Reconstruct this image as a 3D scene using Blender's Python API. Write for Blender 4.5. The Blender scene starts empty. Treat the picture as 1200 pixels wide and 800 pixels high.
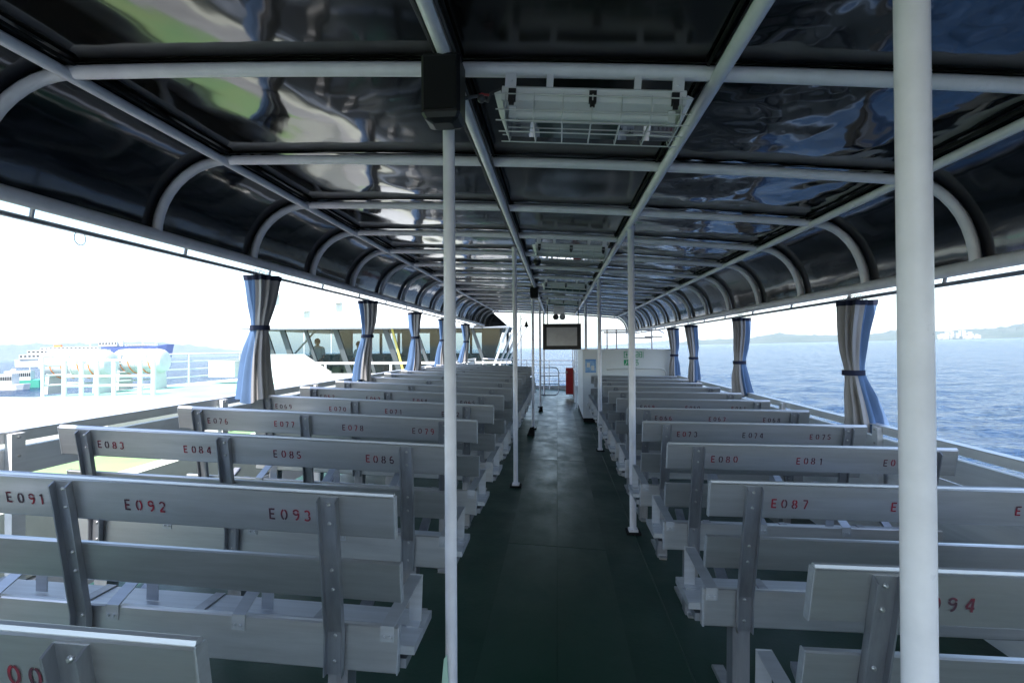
import bpy, math, random
from mathutils import Vector, Matrix, noise
random.seed(7)
C = bpy.context.scene.collection
SC = bpy.context.scene
R = math.radians
# ------------------------------------------------------------------ camera
FPX = 650.0
EYE = 1.35
cam_d = bpy.data.cameras.new('camera'); cam = bpy.data.objects.new('camera', cam_d); C.objects.link(cam)
cam_d.sensor_width = 36.0; cam_d.lens = 36.0 * FPX / 1200.0
cam_d.clip_start = 0.05; cam_d.clip_end = 60000
th = math.atan(53 / FPX); pi_ = math.atan(5 / FPX); ro = -0.006
F = Vector((-math.sin(th) * math.cos(pi_), math.cos(th) * math.cos(pi_), math.sin(pi_)))
Rt = Vector((math.cos(th), math.sin(th), 0)); Up = Rt.cross(F)
R2 = Rt * math.cos(ro) + Up * math.sin(ro); U2 = Up * math.cos(ro) - Rt * math.sin(ro)
cam.matrix_world = Matrix(((R2.x, U2.x, -F.x, 0), (R2.y, U2.y, -F.y, 0), (R2.z, U2.z, -F.z, EYE), (0, 0, 0, 1)))
SC.camera = cam
# ------------------------------------------------------------------ world, sun, exposure
SUN_EL = R(60); SUN_AZ = R(188)       # azimuth of the sun measured from +Y towards +X
W = bpy.data.worlds.new('World'); SC.world = W; W.use_nodes = True
nt = W.node_tree
sky = nt.nodes.new('ShaderNodeTexSky'); sky.sky_type = 'NISHITA'; sky.sun_disc = False
sky.sun_elevation = SUN_EL; sky.sun_rotation = SUN_AZ
sky.air_density = 1.2; sky.dust_density = 1.2; sky.ozone_density = 1.5
bg = nt.nodes['Background']; bg.inputs[1].default_value = 0.15
nt.links.new(sky.outputs[0], bg.inputs[0])
sd = bpy.data.lights.new('sun', 'SUN'); sd.energy = 4.0; sd.angle = R(0.5); sd.color = (1, 0.96, 0.9)
sun = bpy.data.objects.new('sun', sd); C.objects.link(sun)
tosun = Vector((math.sin(SUN_AZ) * math.cos(SUN_EL), math.cos(SUN_AZ) * math.cos(SUN_EL), math.sin(SUN_EL)))
sun.rotation_euler = tosun.to_track_quat('Z', 'Y').to_euler(); sun.location = (0, -5, 20)
vs = SC.view_settings; vs.view_transform = 'Standard'; vs.look = 'None'; vs.gamma = 1; vs.exposure = 1.6
SC.cycles.max_bounces = 10; SC.cycles.diffuse_bounces = 5; SC.cycles.glossy_bounces = 5
SC.cycles.transparent_max_bounces = 12; SC.cycles.volume_bounces = 0
SC.cycles.use_denoising = True
SC.cycles.sample_clamp_indirect = 6

# ------------------------------------------------------------------ materials
MATS = {}
def mat(name, col, rough=0.5, metal=0.0, spec=0.5, noise_amt=0.0, nscale=(4, 4, 4), bump=0.0, bscale=None,
        col2=None, rnoise=0.0, coat=0.0, detail=5, lo=.35, hi=.65, obj_var=0.0, bdist=.01, bdetail=6):
    m = bpy.data.materials.new(name); m.use_nodes = True; t = m.node_tree; N = t.nodes; L = t.links
    b = N['Principled BSDF']
    b.inputs['Roughness'].default_value = rough; b.inputs['Metallic'].default_value = metal
    b.inputs['Specular IOR Level'].default_value = spec; b.inputs['Coat Weight'].default_value = coat
    b.inputs['Base Color'].default_value = (*col, 1)
    tc = N.new('ShaderNodeTexCoord'); mp = N.new('ShaderNodeMapping'); mp.inputs['Scale'].default_value = nscale
    L.new(tc.outputs['Object'], mp.inputs[0])
    oi = N.new('ShaderNodeObjectInfo')
    ad = N.new('ShaderNodeVectorMath'); ad.operation = 'MULTIPLY_ADD'
    ad.inputs[1].default_value = (37, 19, 53)
    cx = N.new('ShaderNodeCombineXYZ')
    for i in range(3): L.new(oi.outputs['Random'], cx.inputs[i])
    L.new(cx.outputs[0], ad.inputs[0]); L.new(mp.outputs[0], ad.inputs[2])
    nz = N.new('ShaderNodeTexNoise'); nz.inputs['Scale'].default_value = 1; nz.inputs['Detail'].default_value = detail
    nz.inputs['Roughness'].default_value = .62
    L.new(ad.outputs[0], nz.inputs[0])
    if noise_amt or col2 or obj_var:
        rp = N.new('ShaderNodeMapRange'); rp.inputs[1].default_value = lo; rp.inputs[2].default_value = hi
        L.new(nz.outputs[0], rp.inputs[0])
        mx = N.new('ShaderNodeMix'); mx.data_type = 'RGBA'
        c2 = col2 if col2 else tuple(c * (1 - noise_amt) for c in col)
        mx.inputs['A'].default_value = (*col, 1); mx.inputs['B'].default_value = (*c2, 1)
        L.new(rp.outputs[0], mx.inputs['Factor'])
        out = mx.outputs['Result']
        if obj_var:
            hs = N.new('ShaderNodeHueSaturation'); mr = N.new('ShaderNodeMapRange')
            mr.inputs[3].default_value = 1 - obj_var; mr.inputs[4].default_value = 1 + obj_var
            L.new(oi.outputs['Random'], mr.inputs[0]); L.new(mr.outputs[0], hs.inputs['Value'])
            L.new(out, hs.inputs['Color']); out = hs.outputs[0]
        L.new(out, b.inputs['Base Color'])
    if rnoise:
        rr = N.new('ShaderNodeMapRange'); rr.inputs[1].default_value = .3; rr.inputs[2].default_value = .7
        rr.inputs[3].default_value = max(0.02, rough - rnoise); rr.inputs[4].default_value = min(1, rough + rnoise)
        L.new(nz.outputs[0], rr.inputs[0]); L.new(rr.outputs[0], b.inputs['Roughness'])
    if bump:
        n2 = nz
        if bscale:
            mp2 = N.new('ShaderNodeMapping'); mp2.inputs['Scale'].default_value = bscale
            L.new(tc.outputs['Object'], mp2.inputs[0])
            n2 = N.new('ShaderNodeTexNoise'); n2.inputs['Scale'].default_value = 1; n2.inputs['Detail'].default_value = bdetail
            L.new(mp2.outputs[0], n2.inputs[0])
        bm_ = N.new('ShaderNodeBump'); bm_.inputs['Strength'].default_value = bump; bm_.inputs['Distance'].default_value = bdist
        L.new(n2.outputs[0], bm_.inputs['Height']); L.new(bm_.outputs[0], b.inputs['Normal'])
    MATS[name] = m
    return m
ALU = mat('anodised_aluminium', (.64, .64, .65), .36, .86, noise_amt=.24, nscale=(1.6, 16, 16), rnoise=.08, obj_var=.05, bump=.05, bdist=.002)
ALU2 = mat('aluminium_channel', (.42, .43, .47), .42, .8, noise_amt=.25, nscale=(30, 30, 4), obj_var=.06)
ALU_SEAT = mat('seat_aluminium', (.60, .62, .66), .45, .7, noise_amt=.14, nscale=(2, 50, 50))
STEEL = mat('bolt_steel', (.5, .5, .5), .3, .9)
WHITE = mat('white_painted_pipe', (.84, .81, .85), .36, 0, noise_amt=.12, nscale=(9, 9, 9), rnoise=.1, bump=.08, bscale=(60, 60, 60), bdist=.002)
WHITE2 = mat('white_ship_paint', (.58, .59, .58), .45, 0, noise_amt=.08, nscale=(1.2, 1.2, 3))
BOUNCE = mat('grey_bounce_paint', (.34, .34, .33), .7, noise_amt=.25, nscale=(1.5, 1.5, 1))
DRED = mat('stencil_red', (.28, .010, .03), .6, 0, col2=(.05, .02, .035), nscale=(14, 14, 14), lo=.42, hi=.6, detail=2)
BLACK = mat('black_plastic', (.008, .008, .009), .45)
RUBBER = mat('black_rubber', (.012, .012, .012), .8, spec=.2)
SHEET = mat('dark_glossy_sheet', (.010, .009, .008), .07, 0, spec=.65, noise_amt=.4, nscale=(2, 2, 2), bump=.17, bscale=(7, 2.0, 5), bdist=.012, bdetail=1)
SHEETC = mat('dark_sheet_over_aisle', (.010, .010, .010), .17, 0, spec=.45, noise_amt=.4, nscale=(2, 2, 2), bump=.3, bscale=(7, 3, 5), bdist=.012, bdetail=1)
SHEETR = mat('dark_glossy_sheet_crinkled', (.012, .013, .016), .06, 0, spec=.75, noise_amt=.4, nscale=(2, 2, 2), bump=.45, bscale=(5, 4, 5), bdist=.03, bdetail=1.4)
SHEETS = mat('dark_side_sheet', (.010, .012, .018), .10, 0, spec=.6, noise_amt=.4, nscale=(2, 2, 2), bump=.3, bscale=(3, 5, 5), bdist=.01, bdetail=1)
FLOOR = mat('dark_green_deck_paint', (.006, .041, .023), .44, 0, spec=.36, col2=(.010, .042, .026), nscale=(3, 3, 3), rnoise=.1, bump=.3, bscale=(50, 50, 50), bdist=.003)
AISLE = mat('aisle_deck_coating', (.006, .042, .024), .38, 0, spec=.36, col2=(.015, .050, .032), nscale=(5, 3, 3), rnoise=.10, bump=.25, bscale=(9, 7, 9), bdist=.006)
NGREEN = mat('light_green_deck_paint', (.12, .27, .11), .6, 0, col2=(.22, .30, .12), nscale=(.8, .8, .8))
NMINT = mat('mint_foredeck_paint', (.16, .40, .30), .6, 0, col2=(.24, .42, .34), nscale=(.8, .8, .8))
CBLUE = mat('blue_curtain_cloth', (.10, .17, .31), .85, 0, spec=.2, noise_amt=.2, nscale=(12, 12, 3))
CGREY = mat('silver_curtain_lining', (.33, .32, .33), .6, 0, spec=.3, noise_amt=.25, nscale=(10, 10, 2))  # darkening noise puts pleat shade into the lining colour
CDARK = mat('dark_curtain_band', (.02, .025, .05), .8, 0, spec=.2)
RAILM = mat('rail_board_metal', (.74, .75, .78), .5, .0, noise_amt=.12, nscale=(30, 1, 30))
COAM = mat('coaming_paint', (.30, .31, .28), .6, noise_amt=.2, nscale=(.6, .6, 2))
RED = mat('red_cabinet_paint', (.42, .012, .02), .4, noise_amt=.2)
CASING = mat('casing_paint', (.66, .68, .69), .45, noise_amt=.07, nscale=(2, 2, 2))
GREENP = mat('sign_green', (.0, .30, .12), .5)
BLUEP = mat('poster_blue', (.10, .25, .55), .5)
PALEP = mat('poster_pale', (.30, .46, .68), .5, col2=(.14, .30, .55), nscale=(22, 22, 22))
GREY = mat('grey_screen', (.42, .42, .44), .22, noise_amt=.2, spec=.6)  # television grey is lightened, its reflection painted into the base colour
PALEG = mat('pale_green_plate', (.42, .62, .5), .6)
LENS = mat('lamp_housing', (.85, .85, .83), .45, noise_amt=.1)
TUBE = mat('unlit_lamp_tube', (.85, .85, .83), .3)
WIRE = mat('galvanised_wire', (.62, .62, .6), .35, .3)
CABLE = mat('dark_cable', (.05, .05, .055), .5)
ORANGE = mat('orange_strap', (.75, .22, .06), .6)
YELLOW = mat('yellow_paint', (.42, .38, .10), .6)
SKIN = mat('skin', (.45, .26, .18), .6)
HAIR = mat('black_hair', (.012, .01, .01), .6)
SHIRT = mat('white_shirt', (.7, .72, .72), .8)
BLUEHULL = mat('hazed_blue_hull_paint', (.08, .12, .30), .5)  # blue lightened to put distance haze into the hull colour
GREENHULL = mat('green_hull_paint', (.08, .38, .28), .5)
DKWIN = mat('dark_window', (.02, .025, .03), .2)
TAN = mat('breakwater_concrete', (.30, .29, .24), .9, noise_amt=.4, nscale=(.2, .2, .2))
HILLM = mat('wooded_hillside', (.045, .07, .05), .9, spec=.1, col2=(.08, .10, .08), nscale=(.004, .004, .01))
TOWN = mat('pale_town_walls', (.42, .40, .36), .8, obj_var=.25, noise_amt=.2, nscale=(.1, .1, .1))
CREAM = mat('cabin_lining', (.36, .37, .33), .7, noise_amt=.15)
SEATC = mat('teal_seat_cloth', (.05, .12, .12), .8)
def glass_mat(name, tint, refl):
    m = bpy.data.materials.new(name); m.use_nodes = True; t = m.node_tree; N = t.nodes; L = t.links
    N.remove(N['Principled BSDF']); o = N['Material Output']
    tr = N.new('ShaderNodeBsdfTransparent'); tr.inputs[0].default_value = (*tint, 1)
    gl = N.new('ShaderNodeBsdfGlossy'); gl.inputs['Roughness'].default_value = .03
    lw = N.new('ShaderNodeFresnel'); lw.inputs[0].default_value = 1.45
    mu = N.new('ShaderNodeMath'); mu.operation = 'MULTIPLY'; mu.inputs[1].default_value = refl
    mx = N.new('ShaderNodeMixShader')
    L.new(lw.outputs[0], mu.inputs[0]); L.new(mu.outputs[0], mx.inputs[0])
    L.new(tr.outputs[0], mx.inputs[1]); L.new(gl.outputs[0], mx.inputs[2]); L.new(mx.outputs[0], o.inputs[0])
    return m
GLASS = glass_mat('window_glass', (.62, .70, .70), 1.0)
CLEAR = glass_mat('clear_lamp_cover', (.94, .95, .95), 1.3)

# ------------------------------------------------------------------ mesh helpers
class MB:
    def __init__(s): s.v = []; s.f = []; s.mi = []
    def add(s, vs_, fs, mi=0):
        o = len(s.v); s.v += [tuple(p) for p in vs_]
        for f in fs: s.f.append(tuple(i + o for i in f)); s.mi.append(mi)
    def box(s, x0, x1, y0, y1, z0, z1, mi=0):
        vs_ = [(x, y, z) for z in (z0, z1) for y in (y0, y1) for x in (x0, x1)]
        s.add(vs_, [(0, 2, 3, 1), (4, 5, 7, 6), (0, 1, 5, 4), (2, 6, 7, 3), (0, 4, 6, 2), (1, 3, 7, 5)], mi)
    def prismx(s, x0, x1, prof, mi=0):           # prof: closed (y,z) polygon, extruded along x
        n = len(prof); vs_ = [(x0, y, z) for y, z in prof] + [(x1, y, z) for y, z in prof]
        fs = [(i, (i + 1) % n, (i + 1) % n + n, i + n) for i in range(n)] + [tuple(range(n))[::-1], tuple(range(n, 2 * n))]
        s.add(vs_, fs, mi)
    def loft(s, a, b, mi=0):                     # two closed rings of points
        n = len(a)
        s.add(list(a) + list(b), [(i, (i + 1) % n, (i + 1) % n + n, i + n) for i in range(n)] + [tuple(range(n))[::-1], tuple(range(n, 2 * n))], mi)
    def tube(s, pts, r, seg=10, mi=0, closed=False):
        pts = [Vector(p) for p in pts]; n = len(pts); rings = []
        prev = None
        for i, p in enumerate(pts):
            if closed: d = (pts[(i + 1) % n] - pts[i - 1]).normalized()
            else: d = (pts[min(i + 1, n - 1)] - pts[max(i - 1, 0)]).normalized()
            if prev is None:
                a = Vector((0, 0, 1)) if abs(d.z) < .9 else Vector((1, 0, 0))
                u = d.cross(a).normalized()
            else: u = (prev - d * prev.dot(d)).normalized()
            prev = u; w = d.cross(u)
            rr = r[i] if isinstance(r, (list, tuple)) else r
            rings.append([p + (u * math.cos(2 * math.pi * k / seg) + w * math.sin(2 * math.pi * k / seg)) * rr for k in range(seg)])
        vs_ = [q for g in rings for q in g]; fs = []
        m = n if closed else n - 1
        for i in range(m):
            for k in range(seg):
                j = (i + 1) % n; fs.append((i * seg + k, i * seg + (k + 1) % seg, j * seg + (k + 1) % seg, j * seg + k))
        if not closed: fs += [tuple(range(seg))[::-1], tuple(range((n - 1) * seg, n * seg))]
        s.add(vs_, fs, mi)
    def ball(s, c, r, seg=10, rings=6, sc=(1, 1, 1), mi=0):
        vs_ = []; fs = []
        for i in range(rings + 1):
            a = math.pi * i / rings
            for k in range(seg):
                b = 2 * math.pi * k / seg
                vs_.append((c[0] + r * sc[0] * math.sin(a) * math.cos(b), c[1] + r * sc[1] * math.sin(a) * math.sin(b), c[2] + r * sc[2] * math.cos(a)))
        for i in range(rings):
            for k in range(seg): fs.append((i * seg + k, (i + 1) * seg + k, (i + 1) * seg + (k + 1) % seg, i * seg + (k + 1) % seg))
        s.add(vs_, fs, mi)
    def lathe(s, prof, seg=16, c=(0, 0, 0), mi=0):   # prof (r,z)
        vs_ = [(c[0] + r * math.cos(2 * math.pi * k / seg), c[1] + r * math.sin(2 * math.pi * k / seg), c[2] + z) for r, z in prof for k in range(seg)]
        fs = [(i * seg + k, i * seg + (k + 1) % seg, (i + 1) * seg + (k + 1) % seg, (i + 1) * seg + k) for i in range(len(prof) - 1) for k in range(seg)]
        s.add(vs_, fs, mi)
    def build(s, name, m, parent=None, smooth=False, loc=None):
        me = bpy.data.meshes.new(name); me.from_pydata(s.v, [], s.f); me.validate(); me.update()
        ms = m if isinstance(m, (list, tuple)) else [m]
        for q in ms: me.materials.append(q)
        if len(ms) > 1:
            for p, i in zip(me.polygons, s.mi): p.material_index = i
        o = bpy.data.objects.new(name, me); C.objects.link(o)
        if parent: o.parent = parent
        if loc: o.location = loc
        if smooth:
            for p in me.polygons: p.use_smooth = True
            me.set_sharp_from_angle(angle=R(40))
        return o
def tag(o, label=None, cat=None, group=None, kind=None):
    if label: o['label'] = label
    if cat: o['category'] = cat
    if group: o['group'] = group
    if kind: o['kind'] = kind
    return o
def empty(name, loc, label, cat, group=None, rot=(0, 0, 0)):
    o = bpy.data.objects.new(name, None); C.objects.link(o); o.location = loc; o.rotation_euler = rot
    return tag(o, label, cat, group)
def children(o): return [c for c in bpy.data.objects if c.parent == o]
def copy_tree(o, parent=None, depth=0):
    c = o.copy(); C.objects.link(c); c.parent = parent
    for ch in list(o.children): copy_tree(ch, c)
    return c

# ------------------------------------------------------------------ stencil lettering (strokes, flat paint)
def arc(cx, cy, rx, ry, a0, a1, n=7):
    return [(cx + rx * math.cos(R(a0 + (a1 - a0) * i / n)), cy + ry * math.sin(R(a0 + (a1 - a0) * i / n))) for i in range(n + 1)]
GL = {
 'E': [[(.06, 0), (.06, 1)], [(.14, .94), (.5, .94)], [(.14, .5), (.44, .5)], [(.14, .06), (.5, .06)]],
 '0': [arc(.3, .5, .24, .44, 100, 260), arc(.3, .5, .24, .44, 80, -80)],
 '1': [[(.32, 0), (.32, .98)], [(.14, .8), (.24, .9)]],
 '2': [arc(.3, .7, .22, .24, 165, -35), [(.46, .52), (.1, .12)], [(.06, .06), (.54, .06)]],
 '3': [arc(.27, .72, .22, .22, 150, -60), arc(.27, .27, .25, .22, 60, -150)],
 '4': [[(.36, .95), (.06, .34)], [(.06, .28), (.34, .28)], [(.44, 0), (.44, .98)], [(.48, .28), (.58, .28)]],
 '5': [[(.1, .94), (.5, .94)], [(.1, .86), (.1, .56)], arc(.27, .3, .24, .24, 100, -150)],
 '6': [arc(.34, .5, .26, .44, 80, 200), arc(.3, .28, .22, .22, 190, 350), arc(.3, .28, .22, .24, -5, 150)],
 '7': [[(.06, .94), (.52, .94)], [(.5, .86), (.22, 0)]],
 '8': [arc(.3, .73, .19, .21, 100, 260), arc(.3, .73, .19, .21, 80, -80), arc(.3, .27, .23, .21, 100, 260), arc(.3, .27, .23, .21, 80, -80)],
 '9': [arc(.3, .72, .22, .22, 10, 175), arc(.3, .72, .22, .22, 185, 350), arc(.26, .5, .26, .44, 20, -95)],
}
def stroke(mb, pts, w, put):
    n = len(pts); L_ = []; R_ = []
    for i, p in enumerate(pts):
        a = pts[max(i - 1, 0)]; b = pts[min(i + 1, n - 1)]
        dx, dy = b[0] - a[0], b[1] - a[1]; l = math.hypot(dx, dy) or 1
        nx, ny = -dy / l * w / 2, dx / l * w / 2
        L_.append(put(p[0] + nx, p[1] + ny)); R_.append(put(p[0] - nx, p[1] - ny))
    o = L_ + R_
    mb.add(o, [(i, i + n, i + n + 1, i + 1) for i in range(n - 1)])
def number_mesh(txt, x0, zc, yf, h=.032, pitch=.0335, tilt=0.0, jit=0):
    mb = MB()
    for i, ch in enumerate(txt):
        ox = x0 + i * pitch + random.uniform(-jit, jit); oz = zc - h / 2 + random.uniform(-jit, jit) * .7
        s = h
        for st in GL[ch]:
            stroke(mb, st, .155, lambda u, v: (ox + u * s, yf(oz + v * s), oz + v * s))
    return mb

# ------------------------------------------------------------------ benches
# local frame: x across the ship, y forward, z up, z = 0 on the deck; top of the back at z = HB, y = 0
def rel(z): return z                                       # helper for reading
def plank_prof(zt, zb, y_at, th_=.022, ch=.004):
    yt, yb = y_at(zt), y_at(zb)
    return [(yt + ch, zt), (yt + th_ - ch, zt), (yt + th_, zt - ch), (yb + th_, zb + ch), (yb + th_ - ch, zb), (yb + ch, zb), (yb, zb + ch), (yt, zt - ch)]
def make_bench(xa, xb, posts, arm_x, numbers, numx, HB, leg_drop, rows_near, name='bench', inner=1):
    """xa..xb plank ends, arm_x: inner (aisle) end, inner=+1 when the aisle is on the right"""
    root = empty(name, (0, 0, 0), None, None)
    yb = lambda z: max(0.0, min(.095, (HB - z) * .215))
    p = MB(); p.prismx(xa, xb, plank_prof(HB, HB - .122, yb)); up = p.build('upper_back_plank', ALU, root)
    # rolled lip on the top edge
    q = MB(); q.tube([(xa, .011, HB + .001), (xb, .011, HB + .001)], .0085, 8); q.build('top_edge_bead', ALU_SEAT, up, True)
    xo, xi = (xa, xb) if inner > 0 else (xb, xa)
    dx = .012 * inner
    p = MB(); p.prismx(xa + dx * (inner > 0), xb + dx * (inner < 0) + (.012 if inner > 0 else 0), plank_prof(HB - .195, HB - .315, yb)); p.build('lower_back_plank', ALU, root)
    p = MB(); p.prismx(xa, xb, plank_prof(HB - .40, HB - .535, lambda z: .098)); p.build('rear_board', ALU, root)
    for (z1_, z0_, a_, b_) in ((HB, HB - .122, xa, xb), (HB - .195, HB - .315, xa + dx * (inner > 0), xb + dx * (inner < 0) + (.012 if inner > 0 else 0))):
        for e_ in (a_ - .0035, b_ + .0005):
            p = MB(); pr_ = plank_prof(z1_ + .001, z0_ - .001, yb, .025, .002); p.prismx(e_, e_ + .003, [(y - .0015, z) for y, z in pr_]); p.build('end_cap', ALU_SEAT, root)
    p = MB(); p.box(xi - .0035 * (inner < 0) - .0, xi + .0035, .096, .121, HB - .536, HB - .399); p.build('end_cap', ALU_SEAT, root)
    # seat planks
    for k in range(2):
        y0 = .122 + k * .114
        p = MB(); zt = HB - .462
        ia = xa - (.045 if inner < 0 else -.03); ib = xb + (.045 if inner > 0 else -.03)
        p.prismx(ia, ib, [(y0 + .003, zt), (y0 + .107, zt), (y0 + .11, zt - .003), (y0 + .11, zt - .026), (y0, zt - .026), (y0, zt - .003)])
        p.build('seat_plank', ALU_SEAT, root)
    p = MB(); p.prismx(xa + (.03 if inner > 0 else -.02), xb + (.02 if inner > 0 else -.03), [(.13, HB - .505), (.27, HB - .505), (.27, HB - .533), (.13, HB - .533)]); p.build('life_jacket_shelf', ALU2, root)
    # posts: channel section bent below the back
    for px in posts:
        w = .027; fl = .022; t = .004
        zs = [HB - .008, HB - .10, HB - .25, HB - .38, HB - .42, HB - .545]
        mb = MB()
        def ring(z, x0, x1, d0, d1):
            y = min(yb(z), .098) - .0005
            return [(x0, y - d0, z), (x1, y - d0, z), (x1, y - d1, z), (x0, y - d1, z)]
        for (x0, x1, d0, d1) in ((-w, w, 0, t), (-w, -w + t, t - .0006, fl), (w - t, w, t - .0006, fl)):
            rings = [ring(z, px + x0, px + x1, d0, d1) for z in zs]
            if d1 == fl:      # rounded flange tips
                rings[0] = [(a, b, c - (.012 if i > 1 else 0)) for i, (a, b, c) in enumerate(rings[0])]
            for a, b in zip(rings, rings[1:]): mb.loft(a, b)
        po = mb.build('post', ALU2, root)
        bo = MB()
        for z in (HB - .03, HB - .085, HB - .225, HB - .285, HB - .43, HB - .505):
            y = min(yb(z), .098) - t - .0005
            bo.tube([(px, y, z), (px, y - .004, z), (px, y - .006, z)], [.0055, .0055, .003], 8)
        tag(bo.build('bolts', STEEL, po, True), kind='stuff')
    # legs, feet
    for px in posts:
        mb = MB(); mb.box(px - .03, px + .03, .12, .19, -leg_drop, HB - .53); mb.build('leg', ALU2, root)
        mb = MB(); mb.prismx(px - .022, px + .022, [(.09, -leg_drop), (.42, -leg_drop), (.42, .012), (.41, .02), (.10, .02), (.09, .012)]); mb.build('foot_plate', ALU, root)
        mb = MB(); mb.loft([(px - .02, .19, HB - .54), (px + .02, .19, HB - .54), (px + .02, .19, HB - .57), (px - .02, .19, HB - .57)],
                           [(px - .02, .42, HB - .425), (px + .02, .42, HB - .425), (px + .02, .42, HB - .44), (px - .02, .42, HB - .44)]); mb.build('leg_brace', ALU2, root)
    # flat-bar dividers across the seat, clipped over the rear board, and the raised arm at the aisle end
    def bar(x, out, rise, drop, full):
        w = .02; t = .004; z0 = HB - .396
        path = [(x, .094, z0 - .045), (x, .094, z0), (x + out, .262, z0 + rise), (x + out, .266, z0 + rise - drop)]
        if full: path.append((x + out, .225, z0 + rise - drop - .001))
        mb = MB()
        for (a, b) in zip(path, path[1:]):
            a, b = Vector(a), Vector(b); d = (b - a).normalized(); nrm = d.cross(Vector((1, 0, 0))).normalized() * t
            mb.loft([a + Vector((-w, 0, 0)), a + Vector((w, 0, 0)), a + Vector((w, 0, 0)) + nrm, a + Vector((-w, 0, 0)) + nrm],
                    [b + Vector((-w, 0, 0)), b + Vector((w, 0, 0)), b + Vector((w, 0, 0)) + nrm, b + Vector((-w, 0, 0)) + nrm])
        for s in (-.009, .009):
            mb.tube([(x + s, .0935, z0 - .03), (x + s, .086, z0 - .03)], .0042, 6)
        return mb
    bar(arm_x, .04 * inner, .085, .150, True).build('armrest', ALU_SEAT, root)
    bars = [ (numx[i] + numx[i + 1]) / 2 + .012 for i in range(len(numx) - 1)]
    for bx in bars:
        bar(bx, .0, .075, .138, False).build('seat_divider', ALU_SEAT, root)
    for nx in numx:
        mb = MB(); mb.box(nx - .017, nx + .017, .121, .345, HB - .4615, HB - .457); mb.build('seat_strap', ALU2, root)
    return root, up, yb

def add_numbers(up, yb, HB, start, numx, jit=.0015):
    for i, nx in enumerate(numx):
        txt = 'E%03d' % (start + i)
        if start + i == 92: nx -= .03
        if start + i == 100: txt = 'E100'
        mb = number_mesh(txt, nx - .062, HB - .068, lambda z: yb(z) - .0012, jit=jit)
        mb.build('seat_number', DRED, up)

LNX = [-1.916, -1.524, -1.128, -.732]
RNX = [.785, 1.172, 1.56]
HBL, HBR = .875, .862
ordw = ['first', 'second', 'third', 'fourth', 'fifth', 'sixth', 'seventh', 'eighth', 'ninth', 'tenth']
protoL, upL, ybL = make_bench(-2.15, -.44, [-2.03, -1.40, -.62], -.47, None, LNX, HBL, .03, True, inner=1)
protoR, upR, ybR = make_bench(.52, 1.815, [.66, 1.71], .55, None, RNX, HBR, .05, True, inner=-1)
def place_benches(proto, yb, HB, side, ys, starts, numx, tilt, zat, xpiv):
    copies = [copy_tree(proto) for _ in range(len(ys) - 1)]
    for k, (y, o) in enumerate(zip(ys, [proto] + copies)):
        a = tilt; o.rotation_euler = (random.uniform(-.004, .004), a, random.uniform(-.0025, .0025))
        # rotate about the aisle end
        px = xpiv * math.cos(a); pz = -xpiv * math.sin(a)
        ex_ = (.018 if (side == 'right' and k == 0) else -.008 if (side == 'left' and k == 1) else 0)
        o.location = (ex_ + xpiv - px - HB * math.sin(a) + random.uniform(-.004, .004) - ((.058 if k == 0 else -.003) if side == 'left' else 0), y, zat - pz - (.008 if side == 'left' else 0))
        st = starts[k] if k < len(starts) else None
        n = len(numx)
        if st is not None:
            up = [c for c in o.children if c.name.startswith('upper_back_plank')][0]
            add_numbers(up, yb, HB, st, numx)
            o['label'] = 'silver bench %s of the aisle, seats marked E%03d to E%03d' % (side, st, st + n - 1)
        else:
            j = k - len(starts)
            o['label'] = 'silver bench %s of the aisle, %s row beyond the one marked E%03d' % (side, ordw[j], starts[-1])
        o['category'] = 'bench'; o['group'] = 'aluminium benches in rows %s of the aisle' % side
ysL = [.72 + .752 * k for k in range(14)]
ysR = [1.216] + [1.20 + .742 * k for k in range(1, 11)]
place_benches(protoL, ybL, HBL, 'left', ysL, [97, 90, 83, 76, 69, 62], LNX, .042, .95 - HBL, -.45)
place_benches(protoR, ybR, HBR, 'right', ysR, [94, 87, 80, 73, 66, 59], RNX, .014, .88 - HBR, .52)

# ------------------------------------------------------------------ deck
def dz(x): return .05 - .05 * x
mb = MB()
xs = [-2.35, -.33, .30, 2.0]
for a, b in zip(xs, xs[1:]):
    mb.add([(a, -3.9, dz(a)), (b, -3.9, dz(b)), (b, 16.6, dz(b)), (a, 16.6, dz(a))], [(0, 1, 2, 3)])
# the fore-deck beyond and underside
mb.add([(-2.35, -3, -.25), (2.0, -3, -.25), (2.0, 16.6, -.25), (-2.35, 16.6, -.25)], [(3, 2, 1, 0)])
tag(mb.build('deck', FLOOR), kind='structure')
yy = [-2.9, .9, 3.6, 6.3, 9.0, 11.2, 13.4, 16.5]
ai = None
dk = bpy.data.objects['deck']
for i, (a, b) in enumerate(zip(yy, yy[1:])):
    for (xa_, xb_) in ((-.325, -.012), (-.006, .30)):
        mb = MB(); g = .003; t = .004
        mb.add([(x, y, dz(x) + z) for z in (0, t) for x, y in ((xa_, a + g), (xb_, a + g), (xb_, b - g), (xa_, b - g))],
               [(4, 5, 6, 7), (0, 1, 5, 4), (1, 2, 6, 5), (2, 3, 7, 6), (3, 0, 4, 7)])
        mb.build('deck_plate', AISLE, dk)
for x_ in (.53,):
    mb = MB(); mb.add([(x_ - .004, .5, dz(x_) + .001), (x_ + .004, .5, dz(x_) + .001), (x_ + .004, 9.5, dz(x_) + .001), (x_ - .004, 9.5, dz(x_) + .001),
                       (x_ - .002, .5, dz(x_) + .004), (x_ + .002, .5, dz(x_) + .004), (x_ + .002, 9.5, dz(x_) + .004), (x_ - .002, 9.5, dz(x_) + .004)],
                      [(0, 1, 5, 4), (4, 5, 6, 7), (1, 2, 6, 5), (3, 0, 4, 7)]); mb.build('deck_seam', AISLE, dk)

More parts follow.
